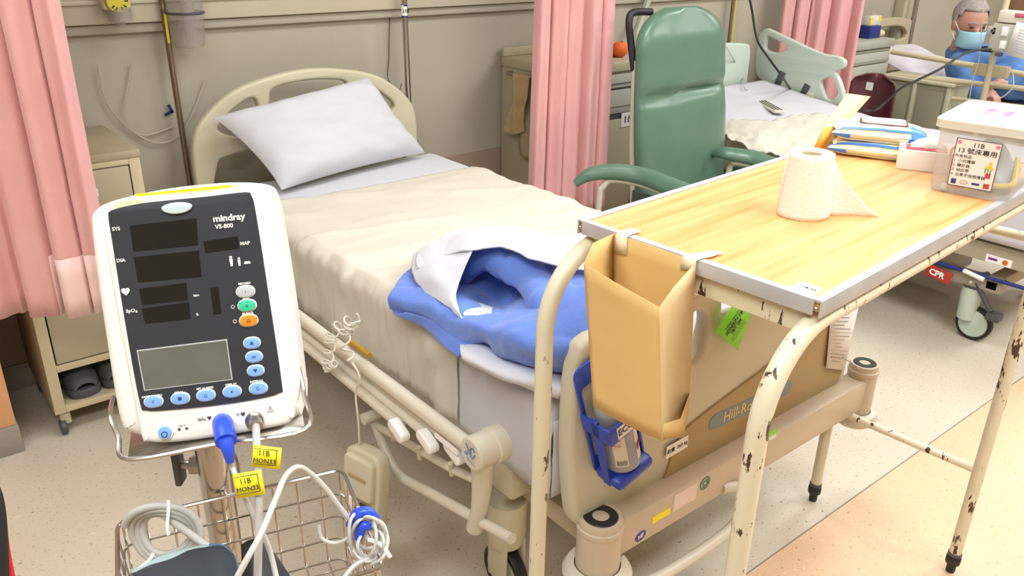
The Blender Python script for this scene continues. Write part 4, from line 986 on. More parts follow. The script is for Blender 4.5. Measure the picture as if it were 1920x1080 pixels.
# things in the basket and on the plugs
def cth(nm, pts, r, m_, lab_, cat='cable', n=8): return single(nm, stube(B(), pts, r, n, 10), m_, lab_, cat)
cth('sensor_cable', [mp(431, 862, .034), mp(437, 880, .03), PD(458, 930, .70), PD(482, 980, .71), PD(505, 1030, .715), PD(522, 1100, .71)], .0024, m_cablew, 'thin white sensor cable running down from the blue plug')
cth('pressure_hose', [mp(480, 798, .018), PD(481, 830, .695), PD(484, 880, .69), PD(486, 960, .69), PD(484, 1040, .69), PD(482, 1120, .69)], .0034, m_cable, 'thick pale grey hose hanging straight down from the metal connector', 'hose')
def flag(nm, cen, w_, h_, rot, dep, s1, s2, lab_):
    Mx = frame(PD(*cen, dep), _R, _U) @ Matrix.Rotation(rot, 4, 'Z')
    t_ = thing(nm, Mx.translation, lab_, 'label', group='yellow cable flags')
    bm = B(); grid(bm, [[(x_, y_, .0018*math.sin(x_/w_*3)) for x_ in np.linspace(-w_/2, w_/2, 7)] for y_ in (-h_/2, h_/2)]); bm.transform(Mx)
    ob('flag_card', bm, m_yellow, t_, solid=.0004)
    ob('flag_border', mt(join(box(B(), -w_*.42, w_*.36, h_*.36, h_*.385, .0018, .0022), box(B(), w_*.34, w_*.36, -h_*.32, h_*.38, .0018, .0022), box(B(), -w_*.42, w_*.36, -h_*.34, -h_*.32, .0018, .0022)), Mx), m_ink, t_)
    ob('flag_print', mt(join(text(s1, .0062, Matrix.Translation((-.002, .0034, .0022))), text(s2, .0056, Matrix.Translation((-.001, -.0032, .0022)))), Mx), m_ink, t_)
flag('cable_flag', (467, 908), .025, .0205, math.radians(11), .685, '11B', 'MON33', 'lower yellow cable flag with dark print, on the thin sensor cable')
flag('cable_flag', (500, 857), .0245, .018, math.radians(-5), .685, '11B', 'MON33', 'upper yellow cable flag with dark print, wrapped on the thick hose')
cth('looping_cable', [PD(430, 1110, .66), PD(462, 1050, .66), PD(490, 1000, .67), PD(517, 935, .69), PD(535, 893, .71), PD(558, 876, .73), PD(582, 888, .745), PD(612, 918, .76), PD(650, 968, .78), PD(690, 1010, .79)], .0026, m_cablew, 'pale cable arching high out of the basket in an inverted U')
co_ = thing('cable_coil', PD(305, 1020, .78), 'coiled grey hose tied with cable ties in the left of the basket', 'hose')
Mc = frame(PD(305, 1003, .775), _R, _U) @ Matrix.Rotation(.3, 4, 'X')
pts = []
for i in range(3*24+6):
    a = PI*.9-2*PI*i/24; r_ = .034-.0042*(i/24)
    pts.append(Mc @ Vector((r_*math.cos(a)*1.05, r_*math.sin(a)*.98, .004*math.sin(i*.5)-.002*(i/24))))
pts += [PD(385, 1022, .77), PD(400, 1032, .765)]
ob('coil_loops', tube(B(), pts, .0036, 10), m_cable, co_)
for q in (((316, 938), (316, 960), (314, 985), (316, 1003)), ((250, 1075), (265, 1062), (280, 1050), (287, 1038))):
    ob('cable_tie', stube(B(), [PD(q[0][0], q[0][1], .765)]+[PD(x_, y_, .762) for x_, y_ in q[1:]], .0016, 4, 6), m_white, co_)
cf = thing('pressure_cuff', PD(330, 1065, .76), 'folded slate grey blood pressure cuff with pale blue lining in the basket', 'cuff')
bm = patch(B(), [[PD(248, 1078, .76), PD(300, 1052, .76), PD(360, 1036, .76), PD(410, 1024, .76), PD(432, 1034, .76)], [PD(255, 1082, .72), PD(310, 1070, .72), PD(365, 1062, .72), PD(410, 1050, .72), PD(440, 1060, .73)], [PD(270, 1120, .70), PD(320, 1120, .70), PD(370, 1120, .70), PD(410, 1110, .70), PD(450, 1110, .71)]], 7, lambda p: Vector((0, 0, .003*noise.noise(p*40))))
ob('cuff_body', bm, m_cuff, cf, solid=.004)
bm = patch(B(), [[PD(246, 1070, .765), PD(300, 1044, .765), PD(360, 1028, .765), PD(408, 1020, .76)], [PD(250, 1082, .755), PD(302, 1056, .75), PD(362, 1042, .75), PD(412, 1034, .752)]], 6)
ob('cuff_lining', bm, m_cuffl, cf, solid=.0025)
bm = patch(B(), [[PD(395, 1020, .76), PD(420, 1022, .755), PD(442, 1045, .75), PD(450, 1085, .74)], [PD(392, 1030, .757), PD(412, 1034, .752), PD(428, 1058, .745), PD(432, 1095, .735)]], 6)
ob('cuff_edge', bm, mat('cuff_edge_blue', '4A6C90', .7), cf, solid=.003)
bm = patch(B(), [[PD(455, 1022, .80), PD(480, 1012, .80), PD(515, 1040, .80), PD(545, 1085, .79)], [PD(455, 1100, .78), PD(480, 1100, .78), PD(510, 1105, .78), PD(545, 1110, .78)]], 6)
single('dark_cuff', bm, m_black, 'black fabric cuff behind the thick hose in the basket', 'cuff', solid=.005)
tbn = thing('probe_bundle', PD(690, 1020, .80), 'bundle of thin white sensor leads with blue clips on the basket right rim', 'cable')
bm = B()
for k in range(7):
    cx_, cy_ = 688+random.uniform(-12, 12), 1005+random.uniform(-8, 18); rx, ry = random.uniform(22, 34), random.uniform(26, 48); d_ = .79+random.uniform(-.015, .01)
    stube(bm, [PD(cx_+rx*math.cos(a)+random.uniform(-3, 3), cy_+ry*math.sin(a), d_+.008*math.sin(a*2+k)) for a in np.linspace(0, 2*PI, 9)[:-1]], .0017, 5, 7, closed=True)
stube(bm, [PD(598, 985, .78), PD(604, 1010, .78), PD(630, 1018, .78), PD(655, 1005, .78), PD(668, 975, .79), PD(672, 950, .79)], .0017, 6, 7)
stube(bm, [PD(640, 1090, .76), PD(665, 1060, .77), PD(700, 1040, .78), PD(722, 1000, .79)], .0022, 6, 7)
ob('lead_loops', bm, m_cablew, tbn)
ob('sensor_clip', stube(B(), [PD(655, 985, .785), PD(670, 965, .78), PD(690, 960, .78), PD(708, 972, .785)], [.004, .006, .005, .003], 6, 10), m_bluec, tbn)
ob('sensor_clip', stube(B(), [PD(672, 1010, .785), PD(682, 985, .78), PD(694, 990, .78)], [.004, .005, .003], 6, 10), m_bluec, tbn)
ob('cable_tie', stube(B(), [PD(690, 1012, .775), PD(715, 1022, .775), PD(732, 1045, .775)], .002, 4, 6), m_white, tbn)
cth('black_cable', [PD(-30, 880, .9), PD(-4, 930, .9), PD(6, 1010, .9), PD(8, 1120, .9)], .005, m_black, 'black cable at the lower left edge of the picture')
cth('red_cable', [PD(-12, 930, .92), PD(4, 990, .92), PD(12, 1040, .92), PD(28, 1120, .92)], .0045, mat('cable_red', 'D8283C', .4), 'red cable beside the black one at the lower left edge')

# ============================================================ LEFT LOCKER WITH SHOES
def casterset(par, x0, x1, y0, y1, m_=None):
    for cx_ in (x0, x1):
        for cy_ in (y0, y1):
            c_ = ob('caster', box(B(), cx_-.016, cx_+.016, cy_-.014, cy_+.014, .035, .09, .004), m_ or m_cabe, par)
            ob('caster_wheel', lathe(B(), [(0, -.01), (.022, -.01), (.026, -.006), (.026, .006), (.022, .01), (0, .01)], (cx_-.012, cy_-.01, .0265), 22, Matrix.Rotation(PI/2, 4, 'Y')), m_dark, c_)
lk = thing('bedside_locker', (.50, 2.97, 0), 'chipped cream bedside locker with open shoe shelf behind the left curtain', 'locker')
X0, X1, Yf, Yk = .303, .70, 2.765, 3.185
ob('side_panel', box(B(), X0, X0+.012, Yf+.004, Yk, .085, .905, .002), m_cab, lk)
ob('side_panel', box(B(), X1-.012, X1, Yf+.004, Yk, .085, .905, .002), m_cab, lk)
ob('back_panel', box(B(), X0+.012, X1-.012, Yk-.01, Yk, .085, .905), m_cab, lk)
ob('top', box(B(), X0-.004, X1+.004, Yf-.006, Yk, .905, .93, .004), mat('locker_top_worn', 'B0A48A', .5, c2='A3967C', nscale=8), lk)
ob('shelf', box(B(), X0+.012, X1-.012, Yf, Yk-.01, .095, .115, .002), m_cab, lk)
ob('inner_shelf', box(B(), X0+.012, X1-.012, Yf+.01, Yk-.01, .245, .26, .002), m_cab, lk)
for a_, b_, c_, d_ in ((X0, X0+.034, .088, .905), (X1-.034, X1, .088, .905), (X0+.034, X1-.034, .088, .11), (X0+.034, X1-.034, .238, .262), (X0+.034, X1-.034, .885, .905)):
    ob('front_frame', box(B(), a_, b_, Yf-.002, Yf+.012, c_, d_, .002), m_cabe, lk)
dr_ = ob('door', box(B(), X0+.038, X1-.038, Yf-.004, Yf+.01, .267, .70, .003), m_cab, lk)
ob('keyhole', cyl(B(), (.54, Yf-.008, .61), (.54, Yf, .61), .009, seg=14), m_dark, dr_)
d2 = ob('drawer', box(B(), X0+.038, X1-.038, Yf-.004, Yf+.01, .706, .882, .003), m_cab, lk)
ob('sticker', box(B(), .53, .56, Yf-.006, Yf-.004, .80, .825), m_paper, d2)
casterset(lk, X0+.03, X1-.03, Yf+.03, Yk-.04)
def shoe(c_, rz, lab_, dark=False):
    Ms = Matrix.Translation(c_) @ Matrix.Rotation(rz, 4, 'Z') @ Matrix.Diagonal((1.12, .95, 1.15, 1))
    t_ = thing('slipper', c_, lab_, 'shoe', group='grey slippers on the locker shelf')
    sole = [(-.036, -.02), (-.048, -.07), (-.04, -.12), (0, -.138), (.04, -.12), (.048, -.07), (.036, .0), (.034, .08), (.02, .125), (-.02, .125), (-.034, .08)]
    ob('sole', mt(plate(sm2(sole, 4), (), .026, .005, Matrix.Translation((0, 0, .0135))), Ms), m_dark, t_)
    G = []
    for i in range(9):
        t = i/8; y_ = -.13+t*.10; w_ = .028+.02*math.sin(min(t*1.6, 1)*PI/2); h_ = .018+.042*math.sin(t*PI/2)
        G.append([(w_*math.cos(a), y_, .026+h_*math.sin(a)) for a in np.linspace(0, PI, 13)])
    bm = B(); grid(bm, G); ob('upper', mt(bm, Ms), m_shoe, t_, solid=.004)
    bm = B(); grid(bm, [[(w_*math.cos(a), -.045+.02*i, .028+.045*math.sin(a)) for a in np.linspace(0, PI, 13)] for i, w_ in enumerate((.05, .05, .049))]); ob('strap', mt(bm, Ms), mat('shoe_strap', '5C5B5A', .7), t_, solid=.004)
    return t_
shoe((.405, 2.90, .1155), .05, 'dark grey slipper at the left on the locker shelf, front row')
shoe((.522, 2.905, .1155), -.04, 'dark grey slipper at the middle of the locker shelf beside the left one')
shoe((.63, 2.905, .1155), .03, 'dark grey slipper at the right of the locker shelf, behind the monitor')

# ============================================================ CURTAINS
def curtain(nm, path, z0, z1, folds, amp, m_, lab_, seed=0, n=150, nz=26, flare=.25, hemf=None, pinch=None):
    P = smooth(path, 20); L_ = len(P); G = []
    rs = random.Random(seed); ph = [rs.uniform(0, 6) for _ in range(5)]
    for i in range(nz+1):
        t = i/nz; row = []
        for j in range(n+1):
            s = j/n; k = s*(L_-1); k0 = min(int(k), L_-2); p = P[k0]*(1-(k-k0))+P[k0+1]*(k-k0)
            d = (P[k0+1]-P[k0]).normalized(); nr = Vector((-d.y, d.x, 0))
            f_ = s*folds*2*PI
            a = amp*(1-flare*(1-t))*(math.sin(f_+ph[0]+.7*math.sin(f_*.37+ph[1]))+.35*math.sin(2.3*f_+ph[2]+t*.8)+.25*noise.noise(Vector((s*9, t*2.5, seed))))
            b = amp*.9*math.cos(f_+ph[0]+.7*math.sin(f_*.37+ph[1]))
            zb = z0+(hemf(s) if hemf else 0)
            z_ = z1+(zb-z1)*t
            q = p+nr*a+d*b*.5+nr*.004*noise.fractal(Vector((s*22, z_*9, seed+3)), 1, 2, 3)
            if pinch: q += pinch(s, t)
            row.append((q.x, q.y, z_))
        G.append(row)
    bm = B(); grid(bm, G); return bm, G
cl_ = thing('privacy_curtain', (.3, 2.6, .5), 'pale pink privacy curtain hanging at the far left in front of the locker', 'curtain')
bm, G1 = curtain('c', [(-.35, 2.5, 0), (-.05, 2.62, 0), (.12, 2.62, 0), (.27, 2.55, 0), (.40, 2.46, 0), (.475, 2.42, 0)], .55, 2.35, 7, .026, m_pink, '', 4, 200, 30, hemf=lambda s: .07*max(0, 1-s*1.9)+.02*max(0, (s-.85)*6))
ob('curtain_cloth', bm, m_pink, cl_, solid=.0015, ang=80)
pch = [row[140:190] for row in G1[27:31]]
bm = B(); grid(bm, [[Vector(p)+Vector((-.3, -.95, 0)).normalized()*.004 for p in r] for r in pch]); ob('pale_patch', bm, m_pinkl, cl_, ang=80, solid=.001)
ob('curtain_rail', box(B(), -.5, .6, 2.40, 2.43, 2.36, 2.38), m_alu, cl_)
cm_ = thing('privacy_curtain', (2.5, 2.6, .4), 'gathered pink privacy curtain hanging between the two beds beside the green chair', 'curtain')
bm, G2 = curtain('c', [(2.285, 2.66, 0), (2.38, 2.62, 0), (2.47, 2.58, 0), (2.56, 2.55, 0)], .42, 2.35, 4.6, .030, m_pink, '', 9, 190, 30, hemf=lambda s: -.015*s, pinch=lambda s, t: Vector((.05*(s-.5)*(t)*1.2+.0, 0, 0)))
ob('curtain_cloth', bm, m_pink, cm_, solid=.0015, ang=80)
ob('curtain_rail', box(B(), 2.1, 2.8, 2.6, 2.63, 2.36, 2.38), m_alu, cm_)
cr_ = thing('privacy_curtain', (4.7, 2.85, .4), 'pink privacy curtain hanging behind the mint side rail of the second bed', 'curtain')
bm, G3 = curtain('c', [(4.52, 3.06, 0), (4.60, 2.96, 0), (4.70, 2.86, 0), (4.84, 2.72, 0)], .35, 2.35, 4.5, .03, m_pink, '', 21, 150, 26)
ob('curtain_cloth', bm, m_pink, cr_, solid=.0015, ang=80)
ob('curtain_rail', box(B(), 4.4, 5.0, 2.85, 2.88, 2.36, 2.38), m_alu, cr_)

# ============================================================ WALL FITTINGS OVER BED 1
cn = thing('suction_canister', (1.02, 3.12, 1.2), 'clear suction canister hanging from the trunking behind the thin pole', 'canister')
ob('jar', lathe(B(), [(0, 1.185), (.05, 1.185), (.056, 1.195), (.062, 1.30), (.064, 1.36), (.066, 1.45), (.06, 1.452)], (1.02, 3.115, 0), 36), m_canis, cn)
ob('jar_ring', lathe(B(), [(.0635, 1.297), (.067, 1.299), (.067, 1.304), (.0635, 1.306)], (1.02, 3.115, 0), 36), m_dark, cn)
ob('liner_sleeve', lathe(B(), [(.02, 1.2), (.022, 1.4)], (1.03, 3.115, 0), 20), m_canis, cn)
ob('jar_lid', lathe(B(), [(0, 1.47), (.068, 1.465), (.068, 1.448), (0, 1.448)], (1.02, 3.115, 0), 36), m_white2, cn)
gg = thing('suction_regulator', (.80, 3.12, 1.3), 'wall suction regulator with a round yellow gauge and clear cup', 'gauge')
gc = PY(222, 8, 3.085)
ob('regulator_body', box(B(), gc.x-.045, gc.x+.045, 3.1, 3.15, gc.z-.02, gc.z+.09, .01), m_white2, gg)
ob('gauge_face', lathe(B(), [(0, .014), (.036, .013), (.04, .0), (.04, -.012)], (gc.x, 3.095, gc.z+.01), 32, Matrix.Rotation(PI/2, 4, 'X')), mat('gauge_yellow', 'C9C23C', .4), gg)
ob('gauge_marks', join(*[mt(box(B(), .02, .031, -.002, .002, .0, .0012), Matrix.Translation((gc.x, 3.081, gc.z+.01)) @ Matrix.Rotation(PI/2, 4, 'X') @ Matrix.Rotation(a, 4, 'Z')) for a in (-2.4, -1.9, -1.2, -.7, 0, .6)]), m_ink, gg)
ob('cup', lathe(B(), [(0, -.075), (.014, -.075), (.016, -.06), (.036, -.056), (.038, -.03), (.038, -.012), (0, -.012)], (gc.x+.005, 3.11, gc.z), 28), m_canis, gg)
def hang(nm, P, r, m_, lab_, cat='tube'): return single(nm, stube(B(), P, r, 10, 8), m_, lab_, cat)
hang('suction_tube', [PY(183, 120, 3.19), PY(195, 180, 3.19), PY(222, 222, 3.19), PY(262, 255, 3.19), PY(300, 268, 3.19), PY(335, 255, 3.19), PY(360, 215, 3.19), PY(385, 150, 3.195)], .0035, m_tubec, 'clear tube looping low along the wall left of the headboard')
hang('suction_tube', [PY(246, 120, 3.195), PY(240, 160, 3.195), PY(233, 205, 3.19), PY(240, 235, 3.19), PY(262, 252, 3.195), PY(290, 250, 3.195), PY(330, 235, 3.195)], .0035, m_tubec, 'clear tube hanging in a U behind the thin pole')
p0_, p1_ = PY(301, 0, 3.14), PY(360, 350, 3.14)
ivp = thing('drip_pole', (p1_.x, 3.14, 0), 'thin dark steel drip pole with a yellow strip, standing left of the headboard', 'pole')
ob('pole_tube', cyl(B(), (p1_.x, 3.14, .05), (p1_.x-.012, 3.14, 1.42), .0105, seg=18), m_brownst, ivp)
ob('lock_collar', join(cyl(B(), (p1_.x-.011, 3.14, 1.315), (p1_.x-.0115, 3.14, 1.33), .0125, seg=18), cyl(B(), (p1_.x-.0115, 3.14, 1.35), (p1_.x-.012, 3.14, 1.42), .017, seg=18)), m_steel, ivp)
ob('yellow_strip', box(B(), p1_.x-.0155, p1_.x-.0065, 3.1275, 3.13, 1.2, 1.3), mat('strip_yellow', 'D6CC32', .5), ivp)
ob('pole_foot', lathe(B(), [(0, 0), (.07, 0), (.075, .01), (.03, .03), (.012, .06), (0, .06)], (p1_.x, 3.125, 0), 24), m_dark, ivp)
q = PY(317, 208, 3.2)
single('wall_mark', join(*[mt(box(B(), a, b, 0, .006, c_, d_), Matrix.Translation((q.x, 3.2, q.z)) @ Matrix.Rotation(-.35, 4, 'Y')) for a, b, c_, d_ in ((-.02, .014, -.012, -.003), (.005, .014, -.012, .02))]), m_navy, 'small dark blue L shaped clip stuck on the wall beside the thin pole', 'clip')
p0_, p1_ = PY(757, 0, 3.10), PY(766, 186, 3.10)
iv2 = thing('drip_stand', (p1_.x, 3.11, .3), 'shiny chrome drip pole with a white and blue band rising behind the headboard right side', 'pole')
ob('pole_tube', cyl(B(), (p1_.x+.004, 3.10, .42), (p0_.x, 3.10, 1.55), .0125, seg=24), m_steel, iv2)
ob('band', cyl(B(), (p0_.x+.001, 3.10, 1.245), (p0_.x+.0005, 3.10, 1.292), .0135, seg=24), m_white, iv2)
for z_ in (1.243, 1.287):
    ob('band_stripe', cyl(B(), (p0_.x+.001, 3.10, z_), (p0_.x+.001, 3.10, z_+.007), .0138, seg=24), m_navy, iv2)
ob('band_print', text('11B', .02, FY(p0_.x, 1.268, 0, 3.086), bold=.0008), m_ink, iv2)
ob('mount', box(B(), p1_.x-.03, p1_.x+.03, 3.05, 3.12, .40, .43, .004), m_creamL, iv2)
hang('call_cord', [PY(733, 0, 3.195), PY(730, 60, 3.195), PY(729, 110, 3.195), PY(727, 145, 3.19), PY(735, 160, 3.16), PY(744, 176, 3.1), PY(750, 168, 3.12), PY(753, 157, 3.13)], .0022, m_dark, 'thin dark call cord hanging down the wall to the headboard', 'cord')

# ============================================================ MIDDLE LOCKER, TOWEL, FRUIT
lm = thing('bedside_locker', (2.68, 2.97, 0), 'cream bedside locker marked 11B behind the green recliner', 'locker')
X0, X1, Yf, Yk = 2.505, 3.0, 2.76, 3.19
ob('carcass', box(B(), X0, X1, Yf+.005, Yk, .09, .985, .004), m_cab, lm)
ob('top', box(B(), X0-.006, X1+.006, Yf-.012, Yk, .985, 1.03, .006), m_cab, lm)
ob('back_rim', box(B(), X0-.006, X1+.006, Yk-.02, Yk, 1.03, 1.07, .004), m_cab, lm)
for z0_, z1_ in ((.91, .972), (.79, .90)):
    d_ = ob('drawer', box(B(), X0+.02, X1-.02, Yf-.008, Yf+.01, z0_, z1_, .004), m_grey, lm)
    ob('finger_groove', box(B(), X0+.03, X1-.03, Yf-.012, Yf-.006, z0_+(z1_-z0_)*.3, z0_+(z1_-z0_)*.36, .001), m_dark if z1_ > .9 else m_cabg, d_)
ob('drawer_gap', box(B(), X0+.015, X1-.015, Yf-.002, Yf+.006, .765, .785), m_dark, lm)
ob('drawer_gap', box(B(), X0+.015, X1-.015, Yf-.002, Yf+.006, .902, .908), m_dark, lm)
dr_ = ob('door', box(B(), X0+.02, X1-.02, Yf-.008, Yf+.01, .12, .762, .004), m_cab, lm)
q = PY(1180, 223, Yf-.01)
ob('number_label', box(B(), q.x-.055, q.x+.04, Yf-.011, Yf-.008, q.z-.034, q.z+.034), m_paper, dr_)
ob('number_print', text('11B', .046, FY(q.x-.005, q.z, 0, Yf-.0125), bold=.0008), m_ink, dr_)
ob('latch', box(B(), 2.90, 2.93, Yf-.02, Yf-.008, .47, .52, .003), m_white2, dr_)
ob('towel_bar', tube(B(), [(X0-.03, 2.80, .965), (X0-.03, 3.12, .965)], .005, 10), m_steelb, lm)
for y_ in (2.81, 3.11): ob('bar_bracket', box(B(), X0-.034, X0, y_-.006, y_+.006, .958, .972), m_steelb, lm)
casterset(lm, X0+.04, X1-.04, Yf+.04, Yk-.05)
tw = thing('towel', (X0-.03, 3.0, .97), 'tan towel hanging on the side bar of the locker beside the middle curtain', 'towel')
bm = B(); G = []
for i in range(24):
    t = i/23
    G.append([(X0-.045-.012*math.sin(j*.8+t*4)*(t+.2)-.012*noise.noise(Vector((j*.35, t*5, 1))), 2.93+.115*j/12*(1+.1*t)+.03*t-.02*t*math.sin(t*6), .973-t*(.30-.06*abs(j/12-.7))) for j in range(13)])
grid(bm, G); ob('towel_front', bm, m_towel, tw, solid=.005, ang=80)
bm = B(); grid(bm, [[(X0-.02-.008*math.sin(j*.9+t*3), 2.90+.11*j/8+.02*t, .973-(.40-.05*abs(j-4)/4)*t) for j in range(9)] for t in np.linspace(0, 1, 14)])
ob('towel_back', bm, mat('towel_pale', 'A89A78', .9, bump=.4, bscale=80), tw, solid=.004)
q = PY(1162, 93, 2.86)
orr = thing('orange', (q.x, 2.86, 1.03), 'round orange fruit on top of the 11B locker', 'fruit')
ob('fruit', ball(B(), (q.x, 2.86, 1.03+.036), (.041, .041, .038), 28, 18), m_orange, orr)
ob('navel', ball(B(), (q.x, 2.85, 1.103), (.005, .005, .003), 10, 6), m_ink, orr)
single('red_packet', patch(B(), [[(q.x-.085, 2.9, 1.031), (q.x-.055, 2.9, 1.031), (q.x-.03, 2.9, 1.031)], [(q.x-.085, 2.9, 1.09), (q.x-.055, 2.885, 1.09), (q.x-.02, 2.9, 1.09)], [(q.x-.085, 2.9, 1.13), (q.x-.06, 2.9, 1.14), (q.x-.035, 2.9, 1.13)]], 5), mat('packet_red', 'C22A2A', .4), 'red foil packet standing behind the orange, half hidden by the curtain', 'packet', solid=.012)
q = Vector((2.94, 2.9, 1)); single('brown_tin', lathe(B(), [(0, 1.031), (.03, 1.031), (.03, 1.06), (0, 1.06)], (q.x, 2.9, 0), 20), mat('tin_brown', 'B0583A', .5), 'small brown tub on the 11B locker behind the chair handle', 'tub')
# wall lamp arm / grey strut behind chair
q0_, q1_ = PY(1220, -20, 3.15), PY(1196, 105, 3.15)
sr_ = single('grey_strut', tube(B(), [PY(1228, -40, 3.15), PY(1208, 20, 3.15), PY(1193, 62, 3.12), PY(1192, 108, 3.1)], .02, 8), m_grey, 'grey metal lamp arm coming down the wall behind the chair handle', 'arm')

# ============================================================ GREEN RECLINER
ch = thing('recliner_chair', (2.75, 2.15, 0), 'tall green vinyl recliner with padded arms standing between the beds', 'chair')
def cushion(rows, nm, m_, par, th=.06, sub=0):
    """closed cushion from front-face control rows, thickness backwards (+y)"""
    bm = B(); n = 22
    return bm
BW = [(.42, .215), (.55, .262), (.7, .27), (.85, .275), (.98, .278), (1.1, .272), (1.2, .252), (1.265, .20), (1.295, .12)]
cxm, cyb = 2.835, 2.30
bm = B(); rings = []
for i in range(41):
    z_ = .42+(1.30-.42)*i/40
    if z_ < .52: hw = .215+(z_-.42)*.47
    elif z_ < 1.1: hw = .262+.014*math.sin((z_-.52)/.58*PI)
    else: hw = .262*math.sqrt(max(.0, 1-((z_-1.1)/.21)**3.0))
    hw = max(hw, .05)*1.04
    crease = .018*math.exp(-((z_-.955)/.02)**2)
    yc = cyb+.11*(z_-.45)
    row = []
    for k in range(36):
        a = 2*PI*k/36; ca_, sa_ = math.cos(a), math.sin(a)
        ex = abs(ca_)**.55*(1 if ca_ > 0 else -1); ey = abs(sa_)**.7*(1 if sa_ > 0 else -1)
        dep = .062 if sa_ < 0 else .035
        f_ = 1-(.42*math.exp(-((z_-.965-.012*ex)/.014)**2)+.16*math.exp(-((z_-.955)/.05)**2))*(sa_ < 0)
        zz_ = z_+.0
        wv = .010*math.sin(ex*7+.5)*math.sin((z_-.4)*3.3) if sa_ < 0 else 0
        row.append(bm.verts.new((cxm+ex*hw-(.012*(z_-.8)), yc+ey*dep*f_*(.55+.45*min(1, (1.31-z_)/.12))+wv*.7, zz_+ex*-.0)))
    rings.append(row)
for i in range(40):
    for k in range(36): bm.faces.new((rings[i][k], rings[i][(k+1) % 36], rings[i+1][(k+1) % 36], rings[i+1][k]))
bm.faces.new(rings[0][::-1]); bm.faces.new(rings[-1])
ob('backrest', bm, m_green, ch, ang=70)
for s in (-1, 1):
    xs = cxm+s*.292+(.034 if s < 0 else 0)
    ob('back_tube', tube(B(), [(xs, cyb+.03, .35), (xs, cyb+.075, .75), (xs+.005, cyb+.10, 1.10)], .016, 12), m_creamL, ch)
    if s < 0: ob('push_handle', tube(B(), smooth([(xs+.002, cyb+.10, 1.06), (xs-.012, cyb+.12, 1.18), (xs-.018, cyb+.13, 1.255), (xs+.01, cyb+.135, 1.285), (xs+.10, cyb+.12, 1.285)], 6), .015, 12), m_black, ch)
    xa = cxm+s*.345
    # arm pad: rear end rises from a turned-down tip, goes forward over the frame
    R_ = []
    if s < 0:
        xa = 2.43
        path = [PZ(1078, 345, .65), PZ(1106, 327, .69), PZ(1150, 322, .705), PZ(1204, 330, .70), PZ(1258, 350, .69), Vector((2.42, 1.8, .67)), Vector((2.43, 1.66, .64))]
    else:
        xa = 3.08
        path = [Vector((3.05, 2.36, .65)), PZ(1352, 286, .70), PZ(1378, 290, .70), PZ(1412, 296, .695), PZ(1446, 308, .685), Vector((3.06, 1.8, .67)), Vector((3.08, 1.66, .64))]
    ob('arm_pad', stube(B(), path, [.014, .028, .033, .035, .036, .034, .018], 7, 16, flat=.62), m_green, ch)
    fp = [p+Vector((0, 0, -.034)) for p in path]
    k_ = fp[1]+Vector((.03, -.03, 0))
    ob('arm_frame', stube(B(), [k_+Vector((0, 0, -.4)), k_+Vector((0, 0, -.07)), k_+Vector((.01, -.01, -.015)), fp[2], fp[3], fp[4], fp[5], (xa, 1.70, .58), (xa, 1.70, .45), (xa, 1.70, .08)], .013, 6, 12), m_creamL, ch)
    ob('side_panel', box(B(), xa-.01, xa+.01, 1.73, 2.22, .30, .625, .008), m_greend, ch)
    for y_ in (1.70, 2.38):
        ob('caster', lathe(B(), [(0, -.012), (.036, -.012), (.04, 0), (.036, .012), (0, .012)], (xa, y_, .04), 20, Matrix.Rotation(PI/2, 4, 'Y')), m_dark, ch)
    ob('lower_tube', tube(B(), [(xa, 1.70, .12), (xa, 2.38, .12), (xs, 2.36, .36)], .013, 10), m_creamL, ch)
cxm = 2.755
ob('seat', box(B(), cxm-.265, cxm+.265, 1.74, 2.27, .36, .47, .035, seg=4), m_green, ch)
ob('leg_rest', box(B(), cxm-.25, cxm+.25, 1.68, 1.735, .12, .42, .02, seg=3), m_green, ch)
ob('cross_tube', tube(B(), [(cxm-.33, 2.3, .32), (cxm+.33, 2.3, .32)], .013, 10), m_creamL, ch)

# ============================================================ BED 2
b2 = thing('hospital_bed', (3.95, 2.0, 0), 'second hospital bed with mint headboard and raised mint side rail, right of the recliner', 'bed')
ob('headboard', poly_y(sm2([(3.58, .5), (3.57, .9), (3.62, .985), (3.9, 1.005), (4.2, .99), (4.265, .95), (4.27, .8), (4.26, .5), (3.9, .49)], 4), 3.07, .04, (), .012), m_mint, b2)
XR = 4.42
pr_ = lambda *Q: [(PX(px, py, XR).y, PX(px, py, XR).z) for px, py in Q]
rpts = pr_((1420, 90), (1427, 62), (1439, 52), (1451, 57), (1543, 101), (1578, 106), (1588, 115), (1585, 128), (1566, 134), (1577, 149), (1587, 184), (1572, 208), (1559, 228), (1540, 224), (1486, 190), (1450, 162), (1418, 142))
hA = pr_((1437, 92), (1439, 67), (1449, 70), (1479, 86), (1478, 93), (1461, 99), (1448, 97))
hB = pr_((1539, 152), (1559, 143), (1566, 150), (1574, 175), (1562, 189), (1550, 184))
r2 = ob('side_rail', poly_x(rpoly(rpts, .35), XR, .034, [rpoly(hA, .3), rpoly(hB, .3)], .009), m_mint, b2)
for q in ((1462, 148), (1508, 172)):
    p_ = PX(*q, XR-.02); ob('rail_bracket', mt(box(B(), -.006, .006, -.02, .02, -.05, .045, .003), Matrix.Translation(p_) @ Matrix.Rotation(.35, 4, 'X')), m_dark, r2)
p_ = PX(1516, 182, XR-.02); ob('rail_button', box(B(), p_.x-.004, p_.x+.002, p_.y-.03, p_.y+.03, p_.z-.025, p_.z+.025, .003), m_white2, r2)
ob('frame', box(B(), 3.50, 4.38, 1.0, 3.02, .40, .47, .01), mat('bed_grey_beige', 'A99F8C', .4), b2)
ob('side_channel', box(B(), 3.475, 3.50, 1.0, 2.95, .375, .455, .006), mat('bed_grey_beige', 'A99F8C', .4), b2)
q = PX(1875, 490, 3.474)
